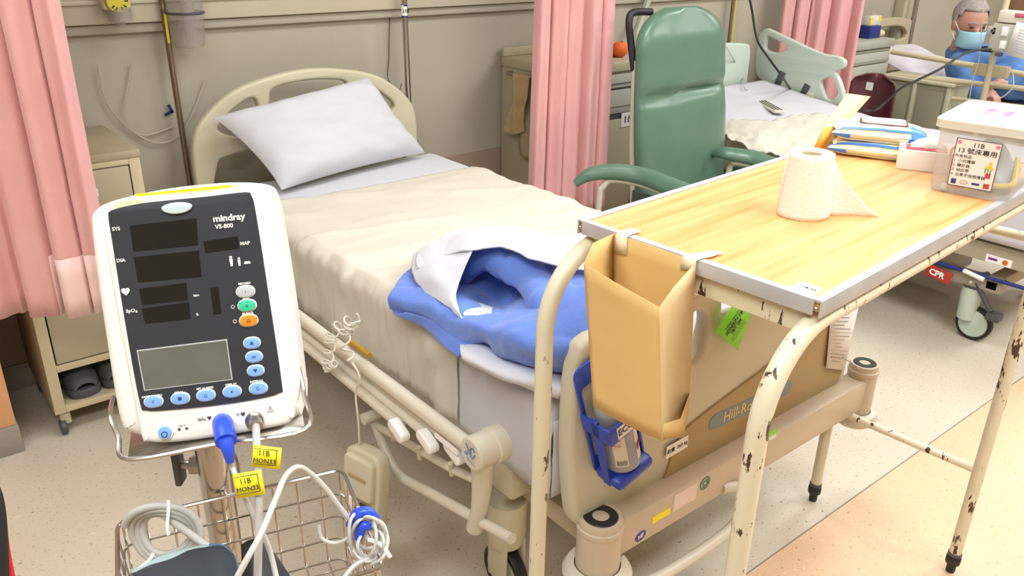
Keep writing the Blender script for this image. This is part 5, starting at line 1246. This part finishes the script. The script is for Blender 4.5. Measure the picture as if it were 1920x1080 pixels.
ob('frame_sticker', box(B(), 3.472, 3.475, q.y-.045, q.y+.055, q.z-.016, q.z+.016), m_white, b2)
ob('sticker_dot', cyl(B(), (3.4715, q.y-.02, q.z), (3.4725, q.y-.02, q.z), .011, seg=18), m_orange, b2)
ob('sticker_print', box(B(), 3.4713, 3.472, q.y+.01, q.y+.045, q.z-.004, q.z+.006), mat('ink_purple', '7A2F86', .6), b2)
bb0, bb1 = PX(1765, 495, 3.49), PX(1925, 542, 3.49)
ob('blue_bar', tube(B(), [bb0+(bb0-bb1)*1.5, bb1+(bb1-bb0)*.3], .008, 10), m_navy, b2)
q = PX(1828, 516, 3.48); ob('white_grip', tube(B(), [q+Vector((-.006, .045, .008)), q+Vector((-.006, -.04, -.006))], .010, 10), m_white, b2)
q = PX(1757, 513, 3.475)
ob('cpr_lever', mt(box(B(), -.004, .004, -.062, .05, -.027, .027, .004), Matrix.Translation(q) @ Matrix.Rotation(.10, 4, 'X')), m_red, b2)
ob('cpr_lettering', text('CPR', .036, frame(q+Vector((-.0045, 0, 0)), (0, -1, -.12), (0, -.1, 1)), bold=.0014), m_white, b2)
ob('lower_frame', box(B(), 3.50, 3.56, 1.15, 2.9, .245, .30, .008), mat('bed_grey_mid', '9A9184', .4), b2)
ob('lower_frame', box(B(), 4.30, 4.36, 1.15, 2.9, .245, .30, .008), mat('bed_grey_mid', '9A9184', .4), b2)
ob('lower_frame', box(B(), 3.50, 4.36, 1.16, 1.22, .25, .31, .01), mat('bed_grey_mid', '9A9184', .4), b2)
ob('lift_block', box(B(), 3.7, 4.1, 1.5, 2.5, .12, .38, .02), mat('bed_grey_mid', '9A9184', .4), b2)
for cx_, cy_ in ((3.56, 1.24), (4.31, 1.24), (3.56, 2.85), (4.31, 2.85)):
    wv = ob('caster', join(lathe(B(), [(0, .235), (.04, .235), (.042, .2), (.036, .09), (0, .09)], (cx_-.02, cy_+.03, 0), 20)), m_mint, b2)
    ob('wheel', lathe(B(), [(0, -.022), (.055, -.022), (.06, -.016), (.06, .016), (.055, .022), (0, .022)], (cx_-.01, cy_-.005, .075), 30, Matrix.Rotation(PI/2, 4, 'Y')), m_mint, wv)
    ob('wheel_tyre', lathe(B(), [(.058, -.014), (.072, -.014), (.075, -.008), (.075, .008), (.072, .014), (.058, .014)], (cx_-.01, cy_-.005, .075), 34, Matrix.Rotation(PI/2, 4, 'Y')), m_black, wv)
    if (cx_, cy_) == (3.56, 1.24):
        c0 = Vector((cx_-.045, cy_+.03, .265))
        br_ = ob('brake_lever', join(lathe(B(), [(0, -.012), (.036, -.012), (.038, .012), (0, .012)], c0, 24, Matrix.Rotation(PI/2, 4, 'Y')), tube(B(), [c0+Vector((0, -.0, .02)), c0+Vector((0, -.055, .045))], .016, 10), tube(B(), [c0+Vector((-.005, -.02, .0)), c0+Vector((-.01, -.10, -.10))], .011, 10),
             box(B(), c0.x-.03, c0.x+.02, c0.y-.145, c0.y-.09, c0.z-.135, c0.z-.10, .006)), m_dark, wv)
        ob('brake_bolt', join(cyl(B(), c0+Vector((-.016, 0, 0)), c0+Vector((-.01, 0, 0)), .007, seg=12), cyl(B(), c0+Vector((-.02, -.055, .045)), c0+Vector((-.012, -.055, .045)), .008, seg=12)), m_white, br_) if False else ob('brake_bolt', join(cyl(B(), c0+Vector((-.016, 0, 0)), c0+Vector((-.01, 0, 0)), .007, seg=12)), m_white, wv)
# mattress 2 with sheet (head part slightly raised)
def prof2(y_): return .665+.10*max(0, (y_-2.2)/.8)**1.2
single('mattress', mt(box(B(), 3.46, 4.37, 1.02, 2.2, .48, .655, .03, seg=3), Matrix()), m_sheet, 'mattress of the second bed under its white sheet', 'mattress')
G = []
for i in range(71):
    y_ = 1.0+2.02*i/70; row = []; zt = prof2(y_)
    for j in range(40):
        if j < 8: x_ = 3.445; z_ = lerp(.475, zt-.02, j/7); ns = .014*abs(noise.fractal(Vector((y_*9, z_*3, 5)), 1, 2, 3)); row.append((x_-ns, y_, z_)); continue
        u = (j-8)/31; x_ = 3.46+.92*u; e_ = .02*(max(0, 1-u*25))
        row.append((x_, y_, zt-e_+.006*noise.fractal(Vector((x_*6, y_*6, 1)), 1, 2, 3)))
    G.append(row)
bm = B(); grid(bm, G); single('bed_sheet', bm, mat('sheet_bed2', 'C9C7CE', .8, bump=.15, bscale=25), 'white bottom sheet on the second bed beyond the overbed table', 'sheet', solid=.0015, ang=80)
# crumpled draw sheet on bed 2
R_ = []
for t in np.linspace(0, 1, 10):
    a_ = [PX(1362, 210, 3.43)] if 0 else None
e0s = [(1358, 222, .02), (1395, 225, .035), (1440, 225, .04), (1490, 218, .04), (1530, 212, .04), (1575, 222, .03), (1620, 235, .02)]
r0 = [PZ(px, py, prof2(2.35)+h_) for px, py, h_ in e0s]
r1 = [PZ(px, py+18, prof2(2.2)+h_) for px, py, h_ in ((1356, 225, .03), (1395, 232, .05), (1440, 236, .06), (1490, 235, .05), (1535, 235, .05), (1580, 245, .04), (1625, 260, .02))]
r2_ = [PZ(px, py, .70) for px, py in ((1370, 262), (1400, 272), (1440, 280), (1490, 285), (1550, 290), (1600, 300), (1640, 310))]
r3 = [Vector((3.42, p.y-.05, .64)) if k < 4 else p+Vector((-.03, -.25, -.02)) for k, p in enumerate(r2_)]
bm = patch(B(), [r0, r1, r2_, [p+Vector((-.02, -.12, -.015)) for p in r2_]], 9, lambda p: Vector((0, 0, .02*noise.fractal(Vector((p.x*16, p.y*16, 3)), 1, 2, 3))))
single('draw_sheet', bm, m_draw, 'crumpled cream draw sheet pushed across the second bed', 'sheet', solid=.003, ang=80)
# side skirt of crumpled sheet
bm = B(); G = [[(3.425-.012*math.sin(j*1.9+.3*i)-.006*noise.noise(Vector((j*.8, i*.5, 0))), 2.62-.018*j*2, .70-.2*i/6) for j in range(24)] for i in range(7)]
grid(bm, G); single('sheet_fall', bm, m_draw, 'crumpled sheet edge falling over the near side of the second bed', 'sheet', solid=.002, ang=80)
hs = [PZ(px, py, prof2(2.6)+.012) for px, py in ((1410, 176), (1465, 206), (1459, 214), (1406, 184))]
hcn = sum(hs, Vector())/4
ph_ = thing('pendant_control', hcn, 'slim white pendant control with dark strips lying on the second bed', 'remote')
pm = frame(hcn, hs[1]-hs[0], hs[0]-hs[3]); hl = (hs[1]-hs[0]).length/2
def psf(b_): b_.transform(pm); return b_
ob('control_body', psf(plate(rrect(-hl, hl, -.032, .032, .01), (), .014, .004)), m_white2, ph_)
for y_ in (-.024, -.006, .012): ob('dark_strip', psf(box(B(), -hl*.9, hl*.9, y_, y_+.009, .006, .0085)), m_dark, ph_)
ob('cord', stube(B(), [PY(1358, 82, 3.05), PY(1372, 105, 3.02), PZ(1390, 138, .80), PZ(1395, 150, .79), PZ(1396, 165, .77), hs[0]+Vector((0, 0, .01))], .0035, 8, 7), m_cable, ph_)
single('black_cable', stube(B(), [PY(1400, -30, 2.8), PY(1410, 20, 2.8), PY(1420, 75, 2.75), PY(1442, 110, 2.7), PY(1464, 140, 2.6), PX(1480, 165, 4.36), PX(1490, 178, 4.37), PX(1510, 200, 4.38), PX(1540, 209, 4.41), PX(1570, 210, 4.47), PY(1605, 208, 2.2), PY(1640, 206, 2.1), PY(1662, 190, 2.0), PY(1690, 165, 1.95), PY(1725, 148, 1.9), PY(1765, 128, 1.85), PY(1800, 105, 1.85), PY(1825, 95, 1.85), PY(1858, 92, 1.83)], .006, 8, 8), m_black, 'long black cable draped from above across the second bed to the drip stand', 'cable')
# wall pipes beyond the recliner
pip = thing('wall_pipe', (4.19, 3.17, 1), 'thin dark drip pole on the wall above the second bed headboard', 'pole')
ob('pole_tube', cyl(B(), (4.19, 3.16, .95), (4.185, 3.16, 1.55), .010, seg=14), m_brownst, pip)
ob('yellow_strip', cyl(B(), (4.225, 3.165, .98), (4.22, 3.165, 1.5), .004, seg=8), mat('strip_yellow', 'D6CC32', .5), pip)

# ============================================================ FAR LOCKER, BROWN CHAIR, CABINET, BED 3
l3 = thing('bedside_locker', (5.15, 2.97, 0), 'grey bedside locker with drawers right of the far pink curtain', 'locker')
X0, X1, Yf, Yk = 4.86, 5.37, 2.77, 3.19
ob('carcass', box(B(), X0, X1, Yf+.005, Yk, .09, .945, .004), m_grey, l3)
ob('top', box(B(), X0-.008, X1+.012, Yf-.015, Yk, .925, .975, .006), m_grey, l3)
for z0_, z1_ in ((.835, .90), (.70, .825), (.62, .69)):
    d_ = ob('drawer', box(B(), X0+.02, X1-.02, Yf-.01, Yf+.01, z0_, z1_, .004), mat('drawer_pale', 'B6B7A8', .45), l3)
    ob('finger_groove', box(B(), X0+.03, X1-.03, Yf-.012, Yf-.008, z0_+.01, z0_+.018), m_cabg, d_)
ob('drawer_gap', box(B(), X0+.015, X1-.015, Yf-.004, Yf+.006, .905, .918), m_cabg, l3)
ob('drawer_gap', box(B(), X0+.015, X1-.015, Yf-.004, Yf+.006, .60, .615), m_dark, l3)
ob('door', box(B(), X0+.02, X1-.02, Yf-.008, Yf+.01, .12, .595, .004), m_grey, l3)
casterset(l3, X0+.04, X1-.04, Yf+.04, Yk-.05, m_grey)
q = PY(1624, 74, 2.88)
single('blue_tissue_box', box(B(), q.x-.06, q.x+.07, 2.83, 2.93, .976, 1.05, .003), m_navy, 'dark blue tissue box on top of the grey locker', 'box')
single('blue_box_print', text('品牌', .001, FY(0, 0)), m_white, 'x', 'x') if False else None
gp = thing('glove_packet', (q.x+.03, 2.88, 1.05), 'yellow and white packet standing on the dark blue tissue box', 'packet')
ob('packet_body', box(B(), q.x-.045, q.x+.09, 2.85, 2.9, 1.051, 1.11, .006), m_white2, gp)
ob('yellow_print', box(B(), q.x-.045, q.x-.015, 2.848, 2.8505, 1.06, 1.1), mat('packet_yellow', 'E2D440', .5), gp)
ob('yellow_print', box(B(), q.x+.055, q.x+.085, 2.848, 2.8505, 1.075, 1.108), mat('packet_yellow', 'E2D440', .5), gp)
bm = patch(B(), [[(q.x-.02, 2.87, 1.10), (q.x+.01, 2.88, 1.10), (q.x+.03, 2.87, 1.10)], [(q.x-.03, 2.86, 1.14), (q.x+.01, 2.88, 1.15), (q.x+.04, 2.87, 1.13)]], 5); ob('plastic_tuft', bm, m_canis, gp, solid=.002)
single('tissue_wad', ball(B(), (q.x+.12, 2.86, .998), (.035, .03, .022), 14, 10), mat('tissue_cream', 'DCCB9C', .8), 'crumpled cream tissue on the grey locker beside the blue box', 'tissue')
bch = thing('plastic_chair', (4.62, 2.2, 0), 'dark maroon moulded plastic chair behind the second bed', 'chair')
XB2 = 4.62
c0 = [PX(px, py, XB2) for px, py in ((1598, 162), (1604, 146), (1625, 139), (1650, 142), (1663, 158), (1672, 195), (1674, 232), (1662, 260), (1612, 255), (1606, 200))]
print('brown', c0[0], c0[4], c0[6])
ya, yb_ = c0[0].y, c0[6].y
yc_ = (ya+yb_)/2; hw_ = abs(ya-yb_)/2
G = []
for i in range(16):
    t = i/15; z_ = .42+t*(c0[2].z-.42); w_ = hw_*(1.0-.02*t)*(1 if t < .85 else math.sqrt(max(0.05, 1-((t-.85)/.16)**2)))
    G.append([(XB2+.035+.06*t-.07*(abs(s)**2), yc_+w_*s+.03*t, z_) for s in np.linspace(-1, 1, 17)])
bm = B(); grid(bm, G); ob('backrest', bm, m_maroon, bch, solid=.008, ang=70)
ob('seat', box(B(), XB2+.02, XB2+.35, yc_-hw_, yc_+hw_, .40, .43, .012), m_maroon, bch)
for sx_ in (.04, .33):
    for sy_ in (-1, 1): ob('leg', tube(B(), [(XB2+sx_, yc_+sy_*(hw_-.03), .41), (XB2+sx_+(.0), yc_+sy_*(hw_), 0)], [.02, .016], 10), m_maroon, bch)
q = PX(1621, 163, XB2); ob('paper_label', box(B(), XB2-.0, XB2+.004, q.y-.02, q.y+.022, q.z-.024, q.z+.02), m_paper, bch).location.x += .055
cb3 = thing('side_cabinet', (5.1, 2.35, 0), 'low grey green two door cabinet beside the far bed rail', 'cabinet')
XC = 5.0; ya = PX(1662, 150, XC).y; yb_ = PX(1785, 160, XC).y; zt = PX(1720, 150, XC).z
ob('carcass', box(B(), XC+.01, XC+.24, yb_, ya+.03, .06, zt-.012, .004), m_cabg, cb3)
ob('top', box(B(), XC-.012, XC+.25, yb_-.01, ya+.04, zt-.014, zt+.004, .003), mat('cabinet_edge', 'B9B59C', .45), cb3)
ym = (ya+.03+yb_)/2
for y0_, y1_ in ((yb_+.02, ym-.012), (ym+.012, ya+.015)):
    ob('door', box(B(), XC, XC+.012, y0_+.015, y1_-.015, .12, zt-.045, .003), mat('cabinet_door', '8F8C76', .5), cb3)
for y_ in (yb_, ym-.012, ya+.01): ob('stile', box(B(), XC-.006, XC+.012, y_, y_+.022, .08, zt-.016, .003), mat('cabinet_edge', 'B9B59C', .45), cb3)
b3 = thing('hospital_bed', (5.85, 2.1, 0), 'far hospital bed with cream tube side rails where the patient sits', 'bed')
ob('headboard', poly_y(sm2([(5.5, .4), (5.48, .85), (5.56, 1.0), (5.9, 1.05), (6.25, 1.0), (6.33, .85), (6.31, .4), (5.9, .39)], 4), 3.1, .04, [sm2([(5.65, .9), (5.7, .97), (5.9, .99), (6.1, .97), (6.16, .9), (5.9, .88)], 3)], .01), mat('bed3_beige', 'B5A88E', .45), b3)
XS = 5.04
for (qa, qb, r_) in (((1672, 97), (1930, 141), .0155), ((1672, 141), (1930, 167), .0145), ((1782, 184), (1930, 202), .011)):
    pa, pb_ = PX(*qa, XS), PX(*qb, XS); ob('rail_tube', tube(B(), [pa, pb_+(pb_-pa)*.3], r_, 12), mat('rail_cream', 'C4B999', .35), b3)
for y_ in (1.5, 2.9): ob('rail_post', cyl(B(), (XS+.03, y_, .35), (XS+.02, y_, .92), .012, seg=12), mat('rail_cream', 'C4B999', .35), b3)
ob('frame', box(B(), 5.36, 6.3, 1.1, 3.07, .38, .46, .01), mat('bed3_beige', 'B5A88E', .45), b3)
for cx_ in (5.42, 6.24):
    for cy_ in (1.2, 2.95): ob('leg', cyl(B(), (cx_, cy_, 0), (cx_, cy_, .4), .022, seg=14), mat('bed3_beige', 'B5A88E', .45), b3)
for y_ in (1.5, 2.9): ob('rail_bracket', box(B(), XS+.01, 5.38, y_-.015, y_+.015, .36, .385), mat('bed3_beige', 'B5A88E', .45), b3)
single('mattress', box(B(), 5.38, 6.28, 1.12, 3.05, .462, .66, .04, seg=4), mat('sheet_lilac', 'C9BFC2', .8, bump=.2, bscale=12), 'white covered mattress of the far bed behind the rails', 'mattress')
pillow('pillow', [(5.42, 2.55, .72), (6.0, 2.5, .72), (6.05, 3.0, .86), (5.45, 3.03, .86)], .06, mat('sheet_lilac2', 'D3CBD0', .8), 'white pillow lying at the head of the far bed')
single('blanket_fold', box(B(), 5.34, 5.9, 2.45, 2.95, .661, .72, .03, seg=4), mat('sheet_lilac2', 'D3CBD0', .8), 'folded white bedding under the pillow on the far bed', 'bedding')
p_ = PY(1713, 0, 3.1); d3 = single('drip_pole', cyl(B(), (p_.x+.02, 3.08, .85), (p_.x, 3.08, 1.5), .017, seg=16), m_steelb, 'grey steel drip pole on the wall above the far bed head', 'pole')
# ---- patient
pat = thing('person', (5.55, 2.25, .66), 'elderly grey haired person in blue gown and face mask sitting up on the far bed', 'person')
XP = 5.5
def caps(bm, a, b, ra, rb_, seg=12):
    tube(bm, [a, b], [ra, rb_], seg); ball(bm, a, ra, seg, 8); ball(bm, b, rb_, seg, 8)
hd = PX(1818, 46, XP)
fd = Vector((-.62, -.76, -.22)).normalized(); fx = fd.cross(Vector((0, 0, 1))).normalized(); fu = fx.cross(fd).normalized()   # face forward, side, up
HMt = Matrix(((fx.x, fd.x, fu.x, hd.x), (fx.y, fd.y, fu.y, hd.y), (fx.z, fd.z, fu.z, hd.z), (0, 0, 0, 1)))
hs_ = 1.12
def hp_(x_, y_, z_): return HMt @ Vector((x_*hs_, y_*hs_, z_*hs_))
neck = hp_(0, -.03, -.13); chest = Vector((hd.x+.06, hd.y-.02, hd.z-.36)); pelvis = Vector((5.66, 2.30, .76))
shR = PX(1800, 118, XP-.04); shL = PX(1893, 100, XP+.12)
elR = PX(1812, 168, XP-.06); haR = PX(1848, 176, XP-.12)
elL = PX(1925, 165, XP+.06); haL = PX(1885, 158, XP-.06)
body = B()
Mh3 = HMt.to_3x3()
ball(body, hp_(0, 0, .02), (.078*hs_, .095*hs_, .10*hs_), 24, 18, Mh3)
ball(body, hp_(0, .03, -.055), (.058*hs_, .062*hs_, .065*hs_), 20, 14, Mh3)
caps(body, hp_(0, -.01, -.06), neck-Vector((0, 0, .05)), .055, .06)
for s in (-1, 1):
    ball(body, hp_(.078*s, -.01, -.005), (.014*hs_, .022*hs_, .034*hs_), 12, 8, Mh3)
    ball(body, hp_(.03*s, .082, .028), (.022*hs_, .012*hs_, .008*hs_), 10, 8, Mh3)
caps(body, hp_(0, .088, .01), hp_(0, .108, -.022), .010, .016, 10)
caps(body, chest+Vector((0, 0, .1)), pelvis, .12, .13, 14)
for sh, el, ha in ((shR, elR, haR), (shL, elL, haL)):
    caps(body, sh, el, .045, .036); caps(body, el, ha, .034, .024)
    dh = (ha-el).normalized(); up_ = Vector((0, 0, 1)); sd = dh.cross(up_).normalized()
    ball(body, ha+dh*.04, .034, 10, 8)
    for k in range(4):
        b0 = ha+dh*.06+sd*(.022-.015*k); L_ = (.030, .034, .032, .026)[k]
        caps(body, b0, b0+dh*L_-up_*.01, .0095, .009, 8); caps(body, b0+dh*L_-up_*.01, b0+dh*(L_+.01)-up_*.035, .009, .008, 8)
    caps(body, ha+dh*.02+sd*.03, ha+dh*.055+sd*.045-up_*.01, .011, .009, 8)
knee = Vector((5.62, 1.80, .82)); 
for s in (-1, 1):
    caps(body, pelvis+Vector((.09*s, 0, -.02)), knee+Vector((.1*s, 0, -.03)), .08, .055); caps(body, knee+Vector((.1*s, 0, -.03)), Vector((5.62+.1*s, 1.42, .72)), .05, .035)
    caps(body, Vector((5.62+.1*s, 1.42, .72)), Vector((5.62+.1*s, 1.36, .77)), .032, .022)
bo_ = ob('body', body, m_skin, pat, ang=180)
rm_ = bo_.modifiers.new('remesh', 'REMESH'); rm_.mode = 'VOXEL'; rm_.voxel_size = .0065; rm_.use_smooth_shade = True
sm_ = bo_.modifiers.new('smooth', 'SMOOTH'); sm_.iterations = 3; sm_.factor = .5
gw = B()
caps(gw, chest+Vector((0, 0, .13)), pelvis+Vector((0, 0, -.0)), .135, .165, 18)
caps(gw, shR+Vector((.03, -.01, .0)), shL+Vector((-.03, 0, 0)), .075, .075, 14)
caps(gw, neck-Vector((0, 0, .06)), chest+Vector((0, 0, .1)), .075, .13, 14)
for sh, el, ha in ((shR, elR, haR), (shL, elL, haL)):
    caps(gw, sh, el, .072, .064, 14); caps(gw, el, el+(ha-el)*.72, .062, .05, 14)
for s in (-1, 1):
    caps(gw, pelvis+Vector((.09*s, 0, 0)), knee+Vector((.1*s, 0, -.02)), .11, .09, 14); caps(gw, knee+Vector((.1*s, 0, -.02)), Vector((5.62+.1*s, 1.5, .74)), .085, .07, 14)
g_ = ob('gown', gw, m_gown, pat, ang=180)
rm_ = g_.modifiers.new('remesh', 'REMESH'); rm_.mode = 'VOXEL'; rm_.voxel_size = .012; rm_.use_smooth_shade = True
sm_ = g_.modifiers.new('smooth', 'SMOOTH'); sm_.iterations = 5; sm_.factor = .6
tx = bpy.data.textures.new('folds', 'CLOUDS'); tx.noise_scale = .09
dp = g_.modifiers.new('folds', 'DISPLACE'); dp.texture = tx; dp.strength = .035; dp.mid_level = .5
hr = B()
ball(hr, hp_(0, -.018, .04), (.086*hs_, .100*hs_, .098*hs_), 24, 18, Mh3)
for v_ in list(hr.verts):
    l_ = HMt.inverted() @ v_.co
    if l_.y > .052 and l_.z < .085 or (l_.z < -.035) or (abs(l_.x) > .05 and l_.y > .03 and l_.z < .06): hr.verts.remove(v_)
for v_ in hr.verts: v_.co += (v_.co-hd).normalized()*.007*noise.fractal(v_.co*45, 1, 2, 3)
ob('hair', hr, m_hair, pat, solid=.008, ang=180)
mk = B(); G = []
for i in range(9):
    z_ = -.015-.085*i/8
    G.append([hp_(.072*math.sin(a), .035+(.078+.012*math.sin(i/8*PI))*math.cos(a)*(1-.12*(i/8)**2), z_+.012*(1-abs(a)/1.4)*(1 if i < 3 else 0)) for a in np.linspace(-1.45, 1.45, 17)])
grid(mk, G); ob('face_mask', mk, m_mask, pat, solid=.003, ang=90)
for s in (-1, 1):
    ob('mask_loop', stube(B(), [hp_(.07*s, .045, -.02), hp_(.083*s, .015, .01), hp_(.085*s, -.02, .02), hp_(.084*s, -.028, -.02), hp_(.07*s, .035, -.075)], .0018, 5, 6), m_white, pat)
    ob('eye', ball(B(), hp_(.03*s, .088, .012), (.013*hs_, .006*hs_, .0055*hs_), 10, 8, Mh3), m_eye, pat)
    ob('eyebrow', stube(B(), [hp_(.014*s, .100, .034), hp_(.032*s, .098, .040), hp_(.05*s, .086, .034)], .004, 4, 6), m_hair, pat)
# ---- drip stand with pump and clipboard
XI = 4.86
dp_ = thing('infusion_stand', (XI, 1.95, 0), 'cream drip stand with infusion pump and clipboard in front of the patient', 'stand')
pa = PX(1884, 0, XI); pb_ = PX(1843, 186, XI)
ob('pole', cyl(B(), (XI, pb_.y, .06), (XI, pb_.y, 1.75), .0165, seg=18), mat('rail_cream', 'C4B999', .35), dp_)
for k in range(5):
    a_ = k*2*PI/5; ob('leg', tube(B(), [(XI, pb_.y, .07), (XI+.16*math.cos(a_), pb_.y+.16*math.sin(a_), .03)], .012, 8), m_steelb, dp_)
def bx3(nm, qa, qb, m_, x_=XI-.03, d=.07, bev=.006, par=None):
    A_, B2_ = PX(*qa, x_), PX(*qb, x_); y0_, y1_ = sorted((A_.y, B2_.y)); z0_, z1_ = sorted((A_.z, B2_.z))
    return ob(nm, box(B(), x_-d/2, x_+d/2, y0_, y1_, z0_, z1_, bev), m_, par or dp_)
mg = mat('pump_grey', 'B6B4A6', .45)
bx3('pole_clamp', (1858, 48), (1872, 66), mg)
bx3('pump_body', (1868, 42), (1916, 100), mg)
bx3('pump_top', (1880, 18), (1925, 45), m_white2)
bx3('pump_panel', (1880, 50), (1888, 68), m_white, XI-.068, .008, .002)
bx3('pump_panel', (1876, 76), (1884, 92), m_white, XI-.068, .008, .002)
bx3('pump_knob', (1860, 54), (1866, 61), m_dark, XI-.06, .03, .004)
bx3('pump_knob', (1868, 98), (1878, 106), m_dark, XI-.06, .03, .004)
bx3('lower_clamp', (1828, 118), (1888, 148), mat('clamp_beige', 'B3A887', .5), XI+.02, .05)
bx3('cable_clamp', (1844, 86), (1860, 98), m_black, XI-.02, .05, .004)
cq = [PX(px, py, XI-.10) for px, py in ((1908, 40), (1950, 40), (1945, 118), (1886, 102))]
cq[1] = PX(1952, 52, XI-.10)
cbm = B(); grid(cbm, [[cq[0], cq[1]], [cq[3], cq[2]]]); ob('clipboard', cbm, m_dark, dp_, solid=.006)
cbm = B(); grid(cbm, [[p+Vector((-.006, 0, 0)) for p in (cq[0], cq[1])], [p+Vector((-.006, 0, 0)) for p in (cq[3], cq[2])]]); ob('chart_paper', cbm, m_paper, dp_, solid=.001)
lb = B()
for t in np.linspace(.2, .85, 9): tube(lb, [lerp(lerp(cq[0], cq[3], t), lerp(cq[1], cq[2], t), .2)+Vector((-.008, 0, 0)), lerp(lerp(cq[0], cq[3], t), lerp(cq[1], cq[2], t), .55)+Vector((-.008, 0, 0))], .0012, 4)
ob('chart_lines', lb, mat('ink_pale', 'A9A9BC', .7), dp_)
bx3('red_tag', (1906, 24), (1925, 34), mat('tag_red', 'B8606A', .5), XI-.05, .04)
single('drip_line', stube(B(), [PX(1846, 0, XI-.04), PX(1840, 60, XI-.04), PX(1836, 110, XI-.04), PX(1824, 150, XI-.04), PX(1818, 185, XI-.04)], .003, 6, 6), m_tubec, 'thin clear drip line hanging in front of the patient', 'tube')
single('feeding_line', stube(B(), [PX(1898, 130, XI-.05), PX(1900, 160, XI-.05), PX(1888, 176, XI-.05), PX(1876, 184, XI-.05)], .003, 6, 6), m_cablew, 'white line dangling below the pump by the patient hand', 'tube')
